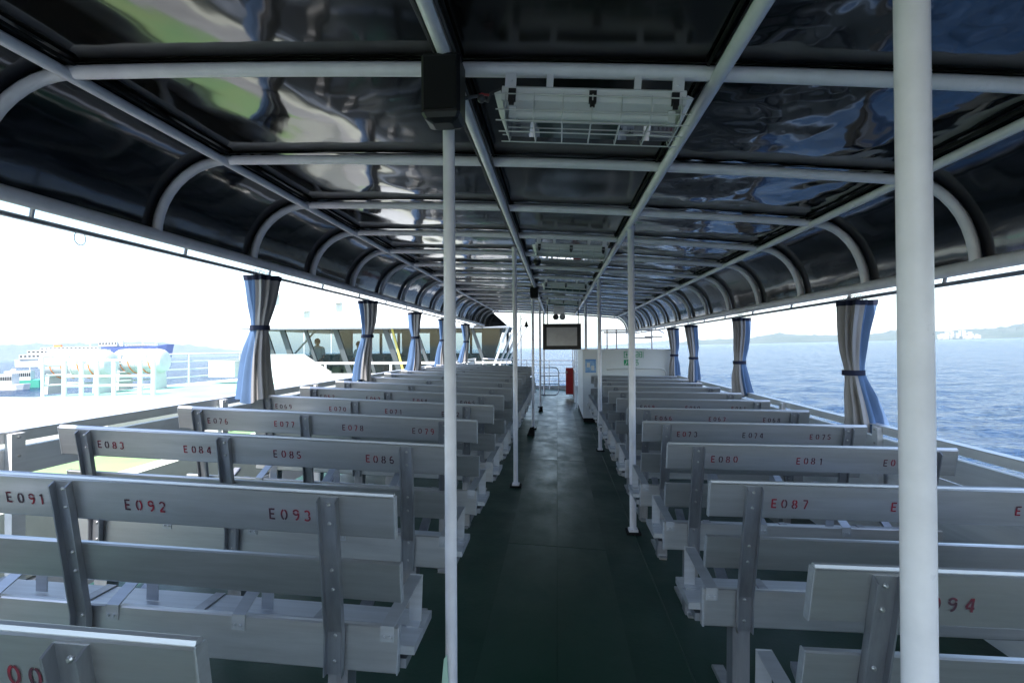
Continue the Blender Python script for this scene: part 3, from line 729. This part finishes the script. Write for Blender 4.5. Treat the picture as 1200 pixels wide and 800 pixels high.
# bell on its bracket
o = empty('bell', (-.78, 14.1, 1.86), 'small dark ship bell hanging from a white bracket left of the aisle', 'bell')
mb = MB(); mb.lathe([(.001, .10), (.022, .095), (.032, .06), (.04, .02), (.062, -.02), (.066, -.03), (.05, -.03)], 16); part(mb, 'cup', mat('bell_bronze', (.06, .05, .04), .4, .6), o, True)
mb = MB(); mb.ball((0, 0, -.045), .016, 8, 6); mb.tube([(0, 0, -.03), (0, 0, -.09)], .004, 6); part(mb, 'clapper', BLACK, o, True)
mb = MB(); mb.tube([(0, 0, .10), (0, 0, .17), (-.03, 0, .20), (-.10, 0, .18), (-.15, 0, .15)], .008, 8); part(mb, 'hook', WHITE, o, True)
mb = MB(); mb.tube([(-.14, 0, -1.76), (-.14, 0, .26)], .013, 8); part(mb, 'mast', WHITE, o, True)

# ------------------------------------------------------------------ moored ferry on the left
nf = empty('moored_ferry', (-8, 20, 0), 'large white ferry moored alongside on the left with a green deck and a windowed cabin', 'ferry')
def nb(mb, name, m, parent=nf, sm=False):
    ob = mb.build(name, m, parent, sm)
    if parent is nf: ob.location = (8, -20, 0)
    return ob
mb = MB(); zz = .0
dk2 = [(-15.0, -6), (-3.1, -6), (-3.1, 19), (-2.3, 26), (-13, 40), (-14.6, 15)]
mb.add([(x, y, -.02) for x, y in dk2] + [(x * .98, y, -5.8) for x, y in dk2], [tuple(range(6))] + [(i, (i + 1) % 6, (i + 1) % 6 + 6, i + 6) for i in range(6)])
nb(mb, 'hull', WHITE2)
mb = MB(); mb.add([(-14.9, -6, .0), (-4.6, -6, 0), (-4.6, 19.5, 0), (-12.6, 22.4, 0), (-14.4, 15, 0)], [(0, 1, 2, 3, 4)]); nb(mb, 'green_deck', NGREEN)
mb = MB(); mb.add([(-4.59, -6, .0), (-3.31, -6, 0), (-3.31, 12.4, 0), (-4.59, 12.4, 0)], [(0, 1, 2, 3)]); nb(mb, 'bounce_strip', BOUNCE)  # grey strip added to bounce neutral light in place of green
mb = MB(); mb.add([(-14.6, 13.0, .004), (-9.3, 13.0, .004), (-9.3, 19.8, .004), (-12.6, 22.3, .004), (-14.35, 15, .004)], [(0, 1, 2, 3, 4)]); nb(mb, 'mint_foredeck', NMINT)
mb = MB(); mb.add([(-9.28, 13.0, .004), (-3.32, 13.0, .004), (-3.32, 19.6, .004), (-9.28, 19.6, .004)], [(0, 1, 2, 3)]); nb(mb, 'white_foredeck', WHITE2)
# big white hatch coaming, near
mb = MB()
mb.loft([(-11.6, 7.3, 0.01), (-5.8, 6.6, 0.01), (-5.0, 9.4, 0.01), (-11.4, 10.6, 0.01)], [(-10.6, 7.5, .45), (-5.9, 6.9, .45), (-5.6, 9.3, .45), (-10.4, 9.6, .45)])
nb(mb, 'hatch_coaming', COAM)
mb = MB(); mb.loft([(-9.6, 6.0, .01), (-7.8, 6.0, .01), (-7.8, 6.9, .01), (-9.6, 6.9, .01)], [(-9.6, 6.0, .48), (-7.8, 6.0, .48), (-7.8, 6.9, .48), (-9.6, 6.9, .48)]); nb(mb, 'locker', COAM)
mb = MB(); mb.loft([(-5.6, 9.4, .01), (-4.0, 9.4, .01), (-6.4, 19.3, .01), (-9.6, 17.5, .01)], [(-5.5, 9.5, .35), (-4.4, 9.5, .30), (-6.6, 19.2, .12), (-9.2, 17.4, .15)]); nb(mb, 'side_coaming', COAM)
# near bulwark strip in sunlight, seen through the bench gaps
mb = MB(); mb.box(-3.3, -3.12, -6, 19, .0, .42); nb(mb, 'near_bulwark', mat('cream_bulwark_paint', (.62, .63, .52), .6, noise_amt=.1))
# railing on far side
mb = MB()
pts = [(-14.55, 14.6), (-14.1, 15.9), (-13.75, 17.3), (-13.4, 19.2), (-12.9, 21.6), (-12.7, 22.4)]
for x, y in pts: 
    mb2 = MB(); mb2.tube([(x, y, 0), (x, y, 1.12)], .045, 8); nb(mb2, 'railing_post', WHITE2, sm=True)
for z_ in (.3, .58, .86, 1.12):
    mb2 = MB(); mb2.tube([(x, y, z_) for x, y in pts], .028, 8); nb(mb2, 'railing_bar', WHITE2, sm=True)
# cabin at y = 20
cy = 20.0
def tri(mb_, pts_, y0, y1): mb_.loft([(x, y0, z) for x, z in pts_], [(x, y1, z) for x, z in pts_])
mb = MB(); tri(mb, [(-11.6, 0), (-11.6, 1.08), (-9.45, 1.08), (-8.4, .42), (-8.4, 0)], cy, cy + .15); nb(mb, 'cabin_wall', WHITE2)
mb = MB(); tri(mb, [(-8.4, 0), (-8.4, .36), (-1.95, .36), (-1.95, 0)], cy + .0, cy + .15); nb(mb, 'cabin_wall', WHITE2)
mb = MB(); mb.loft([(-11.6, cy - .35, 2.05), (-1.75, cy - .35, 2.05), (-1.75, cy + 7, 2.05), (-11.6, cy + 7, 2.05)], [(-11.4, cy - .1, 3.9), (-2.6, cy - .1, 3.1), (-2.6, cy + 7, 3.1), (-11.4, cy + 7, 3.9)]); rf = nb(mb, 'roof', WHITE2)
mb = MB(); mb.box(-11.6, -1.7, cy - .40, cy - .34, 1.99, 2.06); nb(mb, 'roof_edge', ALU2)
mb = MB(); mb.box(-11.5, -2.0, cy + .1, cy + 6.9, 1.99, 2.046); nb(mb, 'cabin_ceiling', CREAM)
mb = MB(); mb.box(-11.5, -2.0, cy + .16, cy + 6.9, .02, .06); nb(mb, 'cabin_floor', SEATC)
mb = MB(); mb.box(-11.5, -2.0, cy + 6.8, cy + 6.95, .02, 1.0); nb(mb, 'rear_wall', SEATC)
# slanted mullions on the near side, straight ones on the far side
DG = mat('grey_mullion', (.055, .065, .07), .5)
mb = MB(); tri(mb, [(-6.12, 2.02), (-6.04, 2.02), (-5.6, .36), (-5.68, .36)], cy + .02, cy + .1); nb(mb, 'yellow_strut', YELLOW)
mb = MB(); tri(mb, [(-9.1, 2.02), (-9.03, 2.02), (-9.9, 1.1), (-9.97, 1.1)], cy + .3, cy + .36); nb(mb, 'diagonal_brace', WHITE2)
mb = MB(); tri(mb, [(-4.6, 2.02), (-4.5, 2.02), (-3.9, .4), (-4.0, .4)], cy + .8, cy + .9); nb(mb, 'inner_post', DG)
tops = [-10.95, -10.3, -9.4, -8.25, -7.2, -6.35, -5.2, -4.1, -3.1]
for i, x in enumerate(tops):
    lean = .35 if i != 4 else .28
    zb_ = 1.08 if x < -9.5 else .36
    lean *= (2.02 - zb_) / 1.0
    w = .10 if i in (1, 3, 5) else .06
    mb = MB(); tri(mb, [(x - w, 2.02), (x + w, 2.02), (x + w + lean, zb_ - .02), (x - w + lean, zb_ - .02)], cy + .02, cy + .12); nb(mb, 'mullion', DG)
for i, x in enumerate((-10.6, -9.6, -8.7, -7.8, -6.9, -6.0, -5.1, -4.2, -3.3, -2.4)):
    mb = MB(); mb.box(x - .06, x + .06, cy + 6.8, cy + 6.9, .98, 2.0); nb(mb, 'rear_mullion', DG)
edges = [(-11.5, 1.08), (-9.45, 1.08), (-8.4, .36), (-6.1, .36), (-4.0, .36), (-2.05, .36)]
for (xa_, za), (xb_, zb_) in zip(edges, edges[1:]):
    mb = MB(); mb.loft([(xa_ + .02, cy + .06, 2.0), (xb_ - .02, cy + .06, 2.0), (xb_ - .02, cy + .06, zb_), (xa_ + .02, cy + .06, za)],
                       [(xa_ + .02, cy + .07, 2.0), (xb_ - .02, cy + .07, 2.0), (xb_ - .02, cy + .07, zb_), (xa_ + .02, cy + .07, za)]); nb(mb, 'window_pane', GLASS)
# forward raked windscreen struts and dark end panel
mb = MB(); tri(mb, [(-2.75, 2.0), (-1.95, 2.0), (-2.35, .8), (-2.75, .62)], cy + .13, cy + .2); nb(mb, 'end_panel', DG)
for k in range(4):
    mb = MB(); xo = .16 * k
    mb.tube([(-2.32 + xo * .6, cy - .05 + k * .8, .55), (-1.72 + xo, cy - .05 + k * .8, 2.16)], .045, 8); nb(mb, 'windscreen_strut', WHITE2, sm=True)
# cabin seats
for r_ in range(3):
    for c_ in range(9):
        mb = MB(); x = -9.9 + c_ * .9; y = cy + 1.6 + r_ * 1.6
        mb.prismx(x - .3, x + .3, [(y, .06), (y + .45, .06), (y + .45, .42), (y + .12, .46), (y + .06, 1.0), (y, 1.0)]); nb(mb, 'cabin_seat', SEATC)
for c_, (x, z_) in enumerate(((-6.3, 1.5), (-5.1, 1.55), (-9.0, 1.3))):
    mb = MB(); mb.box(x - .25, x + .25, cy + 3, cy + 3.2, .06, 2.0); nb(mb, 'cabin_pillar', CREAM)
# walkway railing in front of the cabin
mb = MB()
for z_ in (.32, .76):
    mb2 = MB(); mb2.tube([(-9.3 if z_ > .5 else -9.0, cy - .7, z_), (-1.6, cy - .7, z_)], .045, 8); nb(mb2, 'railing_bar', WHITE2, sm=True)
for x in (-8.3, -5.9, -3.9, -2.0):
    mb2 = MB(); mb2.tube([(x, cy - .7, 0), (x, cy - .7, .76)], .045, 8); nb(mb2, 'railing_post', WHITE2, sm=True)
for (x, z_) in ((-10.4, 3.3), (-8.0, 3.0), (-9.2, 2.7)):
    mb2 = MB(); mb2.box(x - .12, x + .12, cy - .42, cy - .1, z_ - .05, z_ + .05); nb(mb2, 'roof_fitting', WHITE2)
# box by railing and mast light
mb = MB(); mb.box(-12.9, -11.9, 19.6, 20.1, .25, .85); nb(mb, 'equipment_box', WHITE2)
mb = MB(); mb.tube([(-12.8, 22.0, 1.1), (-12.8, 22.0, 1.55)], .07, 8); nb(mb, 'beacon', YELLOW)
# life rafts
def raft(x, y, z, L_, r, label, yaw):
    o = empty('life_raft', (x, y, z), label, 'life raft', 'white life raft canisters on the moored ferry'); o.rotation_euler = (0, 0, yaw)
    mb = MB(); pr = []
    for xx, rr in ((-.502, .0), (-.5, .55), (-.48, .8), (-.42, .95), (-.3, 1), (-.02, 1), (-.015, 1.04), (.015, 1.04), (.02, 1), (.3, 1), (.42, .95), (.48, .8), (.5, .55), (.502, 0)):
        pr.append((xx * L_, rr * r))
    mb.tube([(a, 0, 0) for a, _ in pr], [max(.001, b) for _, b in pr], 20); mb.build('canister', WHITE2, o, True)
    for xx in (-.28, -.12, .12, .28):
        mb = MB(); mb.tube([(xx * L_ + .12 * (a / 6), (r + .012) * math.cos(R(178 + a * 14)), (r + .012) * math.sin(R(178 + a * 14))) for a in range(7)], .016, 6); mb.build('lashing', ORANGE, o)
        mb = MB(); mb.tube([(xx * L_ + .05, (r + .002) * math.cos(a * math.pi / 10), (r + .002) * math.sin(a * math.pi / 10)) for a in range(20)], .014, 6, closed=True); mb.build('strap', WHITE2, o)
    mb = MB(); mb.box(.1 * L_, .25 * L_, -r - .012, -r * .9, .05, .2); mb.build('label_plate', GREY, o)
    for xx in (-.35, .35):
        mb = MB(); mb.loft([(xx * L_ - .05, -r * .9, -z), (xx * L_ + .05, -r * .9, -z), (xx * L_ + .05, r * .9, -z), (xx * L_ - .05, r * .9, -z)],
                           [(xx * L_ - .05, -r * .7, -r * .5), (xx * L_ + .05, -r * .7, -r * .5), (xx * L_ + .05, r * .7, -r * .5), (xx * L_ - .05, r * .7, -r * .5)]); mb.build('cradle', WHITE2, o)
raft(-14.35, 15.6, .88, 2.0, .42, 'left white life raft canister behind the ferry railing', .10)
raft(-13.55, 17.1, .92, 1.6, .40, 'right white life raft canister behind the ferry railing', .10)
for i, (x, y) in enumerate(((-14.0, 14.4), (-12.9, 14.6), (-11.9, 15.6), (-10.9, 15.9))):
    pass
o = empty('raft_rack', (-13.2, 14.8, 0), 'white pipe rack in front of the life raft canisters', 'rack')
for x in (-.75, -.3, .1, .55, 1.25, 1.6):
    mb = MB(); mb.tube([(x, x * .18, 0), (x, x * .18, 1.02)], .06, 8); mb.build('post', WHITE2, o, True)
for z_ in (.28, .55, 1.0):
    mb = MB(); mb.tube([(-.75, -.135, z_), (1.6, .29, z_)], .035, 8); mb.build('rail', WHITE2, o, True)
# two people in the cabin
def person(x, y, z, face, label):
    o = empty('person', (x, y, z), label, 'person', 'people in the cabin of the moored ferry'); o.rotation_euler = (0, 0, face)
    V = [(0, 0, .05), (0, 0, .30), (0, 0, .50), (0, -.01, .58), (0, -.02, .66), (0, -.025, .76),
         (.19, 0, .47), (.24, -.03, .22), (.20, -.26, .10), (.17, -.34, .12), (-.19, 0, .47), (-.24, -.03, .22), (-.20, -.26, .10), (-.17, -.34, .12),
         (.10, -.05, .0), (.12, -.42, .02), (.12, -.45, -.42), (.12, -.56, -.45), (-.10, -.05, .0), (-.12, -.42, .02), (-.12, -.45, -.42), (-.12, -.56, -.45)]
    E_ = [(0, 1), (1, 2), (2, 3), (3, 4), (4, 5), (2, 6), (6, 7), (7, 8), (8, 9), (2, 10), (10, 11), (11, 12), (12, 13), (0, 14), (14, 15), (15, 16), (16, 17), (0, 18), (18, 19), (19, 20), (20, 21)]
    Rr = [.14, .14, .13, .055, .095, .085, .06, .045, .035, .03, .06, .045, .035, .03, .09, .07, .045, .04, .09, .07, .045, .04]
    me = bpy.data.meshes.new('body'); me.from_pydata(V, E_, []); ob = bpy.data.objects.new('body', me); C.objects.link(ob); ob.parent = o
    me.materials.append(SKIN); me.materials.append(SHIRT)
    sk = ob.modifiers.new('skin', 'SKIN'); ss = ob.modifiers.new('sub', 'SUBSURF'); ss.levels = 1; ss.render_levels = 2
    for i, r_ in enumerate(Rr): me.skin_vertices[0].data[i].radius = (r_, r_ * .9)
    me.skin_vertices[0].data[0].use_root = True
    mb = MB(); mb.ball((0, -.02, .74), .125, 12, 8, (.92, 1.02, 1.05))
    mb.v = [(a, b + .02 if b < -.06 else b, max(c, .70 if b < -.06 else c)) for a, b, c in mb.v]; mb.build('hair', HAIR, o, True)
    mb = MB(); mb.lathe([(.16, 0.0), (.175, .2), (.19, .40), (.20, .48), (.14, .54), (.065, .57)], 14); mb.v = [(a, b * .78, c) for a, b, c in mb.v]; sh = mb.build('shirt', SHIRT, o, True)
    for s in (-1, 1):
        mb = MB(); mb.tube([(s * .15, 0, .50), (s * .20, -.005, .46), (s * .25, -.03, .22)], [.07, .075, .062], 10); mb.build('sleeve', SHIRT, o, True)
person(-9.35, 21.0, .82, .5, 'dark-haired person in a white shirt sitting at the left cabin window')
person(-7.75, 21.2, .70, -.6, 'dark-haired person in a white shirt sitting by the yellow-green window post')

# ------------------------------------------------------------------ sea frame: sea level heels 1 degree against the deck
HEEL, TRIM = -.0165, -.0035
MS = Matrix.Rotation(HEEL, 4, 'Y') @ Matrix.Rotation(TRIM, 4, 'X')
def sea(o):
    o.matrix_world = MS @ o.matrix_basis; return o
ZS = -5.6
# sea sheet: graded polar grid about the ship, real swell near by
mb = MB(); radii = []; r_ = 4.0
while r_ < 34000:
    radii.append(r_); r_ *= 1.014 if 9 < r_ < 420 else 1.06
NA = 640; vs_ = [(0, 0, ZS)]
for r_ in radii:
    for k in range(NA):
        a = 2 * math.pi * k / NA; x, y = r_ * math.cos(a), r_ * math.sin(a)
        h = 0
        if 6 < r_ < 460 and (y > -.4 * abs(x)):
            u, v = x * .92 + y * .39, -x * .39 + y * .92
            f1 = max(0, 1 - r_ / 460); f2 = max(0, 1 - r_ / 230); f3 = max(0, 1 - r_ / 100)
            h = noise.noise(Vector((u * .14, v * .30, 1.3))) * .42 * f1
            if f2: h += (.5 - abs(noise.noise(Vector((u * .42, v * .9, 5.3))))) * .26 * f2
            if f3: h += (.5 - abs(noise.noise(Vector((u * 1.2, v * 2.0, 9.3))))) * .12 * f3
        vs_.append((x, y, ZS + h))
fs = [(0, 1 + k, 1 + (k + 1) % NA) for k in range(NA)]
for i in range(len(radii) - 1):
    for k in range(NA): fs.append((1 + i * NA + k, 1 + (i + 1) * NA + k, 1 + (i + 1) * NA + (k + 1) % NA, 1 + i * NA + (k + 1) % NA))
mb.add(vs_, fs)
m = bpy.data.materials.new('sea_water'); m.use_nodes = True; t = m.node_tree; N = t.nodes; L = t.links
b = N['Principled BSDF']; b.inputs['Base Color'].default_value = (.012, .04, .10, 1); b.inputs['Roughness'].default_value = .2; b.inputs['IOR'].default_value = 1.33
tc = N.new('ShaderNodeTexCoord'); prev = None
for sc_, dist, stg in (((.07, .20, .2), 3.6, 1), ((.35, .9, 1), 1.9, 1), ((1.9, 3.6, 2), .35, 1)):
    mp = N.new('ShaderNodeMapping'); mp.inputs['Scale'].default_value = sc_; mp.inputs['Rotation'].default_value = (0, 0, .25)
    nz = N.new('ShaderNodeTexNoise'); nz.inputs['Scale'].default_value = 1; nz.inputs['Detail'].default_value = 5; nz.inputs['Distortion'].default_value = .6
    L.new(tc.outputs['Object'], mp.inputs[0]); L.new(mp.outputs[0], nz.inputs[0])
    bu = N.new('ShaderNodeBump'); bu.inputs['Strength'].default_value = stg; bu.inputs['Distance'].default_value = dist
    L.new(nz.outputs[0], bu.inputs['Height'])
    if prev: L.new(prev.outputs[0], bu.inputs['Normal'])
    prev = bu
L.new(prev.outputs[0], b.inputs['Normal'])
so = mb.build('sea', m, None, True); tag(so, kind='structure'); sea(so)

# hills beyond the water
def hill(name, a0, a1, dist, prof_, depth, label=None):
    """a in degrees east of forward (+Y); prof_: function of 0..1 -> height"""
    n, m_ = 150, 10; vs_ = []; fs = []
    for i in range(n + 1):
        a = R(a0 + (a1 - a0) * i / n); hh = prof_(i / n)
        for j in range(m_ + 1):
            v = j / m_; d = dist + depth * v
            w = math.sin(min(1, v * 1.25) * math.pi / 2) if v < .8 else math.cos((v - .8) / .2 * math.pi / 2)
            z = ZS - 3 + (hh + 3) * w * (1 + .25 * noise.noise(Vector((i * .35, j * .5, dist * .01))) * (0 if j == 8 else 1))
            vs_.append((math.sin(a) * d, math.cos(a) * d, z))
    for i in range(n):
        for j in range(m_): q_ = i * (m_ + 1) + j; fs.append((q_, q_ + m_ + 1, q_ + m_ + 2, q_ + 1))
    mb_ = MB(); mb_.add(vs_, fs); ob = mb_.build(name, HILLM, None, False); tag(ob, kind='structure'); sea(ob); return ob
def lerp_prof(keys, seed):
    def f(t):
        for (a, ha), (b_, hb) in zip(keys, keys[1:]):
            if a <= t <= b_:
                u = (t - a) / (b_ - a); u = u * u * (3 - 2 * u); h = ha + (hb - ha) * u; break
        else: h = keys[-1][1]
        return max(0, h * (1 + .10 * noise.noise(Vector((t * 22, seed, 0))) + .05 * noise.noise(Vector((t * 70, seed, 3)))))
    return f
def ang(px_): return math.degrees(math.atan((px_ - 600) / FPX) - th)
E_D = 6500.0
def hgt(p_): return .78 * p_ * E_D / FPX
# right range, angles from 11 to 50 degrees
keys = [(0, hgt(2)), (.08, hgt(8)), (.22, hgt(9)), (.33, hgt(15)), (.45, hgt(11)), (.55, hgt(9)), (.66, hgt(17)), (.74, hgt(12)), (.84, hgt(14)), (.93, hgt(20)), (1, hgt(21))]
hill('hills', 11.2, 41, E_D, lerp_prof(keys, 2.0), 1800)
hill('hills', 41, 75, E_D, lerp_prof([(0, hgt(21)), (.4, hgt(26)), (1, hgt(8))], 4.0), 1800)
hill('hills', -64, -28, 12500, lerp_prof([(0, hgt(26)), (.45, hgt(36)), (.7, hgt(40)), (1, hgt(6))], 6.0), 2200)
hill('hills', 4, 12, 11000, lerp_prof([(0, 20), (.5, 60), (1, 110)], 8.0), 2200)
# pale town at the foot of the right hills
rt = random.Random(5)
for i in range(26):
    u = rt.random(); a = R(32.9 + 2.6 * u); d = E_D - 60 + rt.random() * 260
    w = rt.uniform(14, 34); h = rt.uniform(14, 40) * (1.25 - abs(u - .4)); hz = (d - E_D + 60) / 260 * 46 * (1 - abs(u - .45) * 1.3)
    hz = max(-2, hz)
    mb = MB(); mb.box(-w / 2, w / 2, 0, w * .7, -8, h); mb.prismx(-w / 2 - 1, w / 2 + 1, [(-1, h), (w * .7 + 1, h), (w * .35, h + 5)])
    bo = mb.build('town_building', TOWN); bo.location = (math.sin(a) * d, math.cos(a) * d, ZS + 6 + hz); bo.rotation_euler = (0, 0, -a)
    bpy.context.view_layer.update(); sea(bo)
    tag(bo, 'pale building in the small seaside town at the foot of the right-hand hills', 'building', 'buildings of the far seaside town')

# breakwater and boats on the left
def place_sea(o, x, y, rz=0):
    o.location = (x, y, ZS); o.rotation_euler = (0, 0, rz); bpy.context.view_layer.update(); o.matrix_world = MS @ o.matrix_basis
def polar(px_, d): a = math.atan((px_ - 600) / FPX) - th; return math.sin(a) * d, math.cos(a) * d
mb = MB(); mb.loft([(-90, -6, -1), (16, -3, -1), (16, 3, -1), (-90, 6, -1)], [(-90, -4, 1.0), (13, -1.5, .8), (13, 1.5, .8), (-90, 4, 1.0)])
bw = mb.build('breakwater', TAN); tag(bw, 'low tan breakwater in the water at the far left', 'breakwater'); place_sea(bw, *polar(20, 190), .25)
def ship(name, L_, Wd, Hh, hull_m, decks, label, cat, px_, dist, rz, group=None, flare=.12):
    o = empty(name, (0, 0, 0), label, cat, group)
    mb = MB(); ring0 = []; ring1 = []
    for (u, v, s) in ((-.5, -.4, 1), (-.5, .4, 1), (.30, .5, 1), (.42, .3, 1), (.5, 0, 1), (.42, -.3, 1), (.30, -.5, 1)):
        ring1.append((u * L_, v * Wd, Hh * (1 + (flare if u > .3 else 0)))); ring0.append(((u if u < .4 else u - .05) * L_, v * Wd * .85, -1.0))
    mb.loft(ring0, ring1); mb.build('hull', hull_m, o)
    for (xa_, xb_, za, zb_, wf) in decks:
        mb = MB(); mb.box(xa_ * L_, xb_ * L_, -Wd * wf / 2, Wd * wf / 2, za, zb_); mb.build('deckhouse', WHITE2, o)
        mb = MB(); n = max(3, int((xb_ - xa_) * 30)); zc = (za + zb_) / 2 + (zb_ - za) * .1
        for s in (-1, 1):
            for i in range(n):
                xc = (xa_ + (xb_ - xa_) * (i + .5) / n) * L_; ww = (xb_ - xa_) * L_ / n * .3
                mb.box(xc - ww, xc + ww, *sorted((s * Wd * wf / 2, s * (Wd * wf / 2 + .08))), zc - (zb_ - za) * .18, zc + (zb_ - za) * .18)
        wn = tag(mb.build('windows', DKWIN, o), kind='stuff')
    mb = MB(); mb.tube([(0.1 * L_, 0, decks[-1][3]), (.1 * L_, 0, decks[-1][3] + Hh * .9)], L_ * .006, 6); mb.build('mast', WHITE2, o)
    mb = MB(); mb.box(-.2 * L_, -.14 * L_, -Wd * .12, Wd * .12, decks[-1][2], decks[-1][3] + Hh * .3); mb.build('funnel', ORANGE if cat == 'ferry' else WHITE2, o)
    place_sea(o, *polar(px_, dist), rz); return o
ship('distant_ferry', 88, 16, 7.0, WHITE2, [(-.46, .34, 7, 11, .9), (-.40, .26, 11, 14.5, .8), (-.30, .18, 14.5, 17, .6)], 'white multi-deck ferry on the water at far left, behind the left life raft', 'ferry', 92, 640, .46)
ship('cargo_ship', 108, 18, 23, BLUEHULL, [(-.42, -.2, 24, 31, .8), (-.1, .3, 24, 26.5, .7)], 'long ship with a blue hull behind the life raft canisters', 'ship', 158, 1050, .42)
ship('fishing_boat', 11, 3.6, 1.9, GREENHULL, [(-.3, .15, 1.9, 4.2, .8)], 'small green-hulled boat moored by the breakwater at far left', 'boat', 28, 178, .5)
ship('fishing_boat', 10, 3.4, 1.2, WHITE2, [(-.35, .2, 1.2, 3.6, .8)], 'small white boat with a grey wheelhouse at the far left edge', 'boat', 6, 172, .3)

# ------------------------------------------------------------------ haze
mb = MB(); mb.box(-15000, 16000, -60, 17000, -520, 520)
mh = bpy.data.materials.new('sea_haze'); mh.use_nodes = True; t = mh.node_tree; t.nodes.remove(t.nodes['Principled BSDF'])
pv = t.nodes.new('ShaderNodeVolumePrincipled'); pv.inputs['Color'].default_value = (.74, .86, 1, 1); pv.inputs['Density'].default_value = 5.5e-5
t.links.new(pv.outputs[0], t.nodes['Material Output'].inputs['Volume'])
HZ = True
if HZ:
    hz = mb.build('haze', mh); tag(hz, kind='stuff')
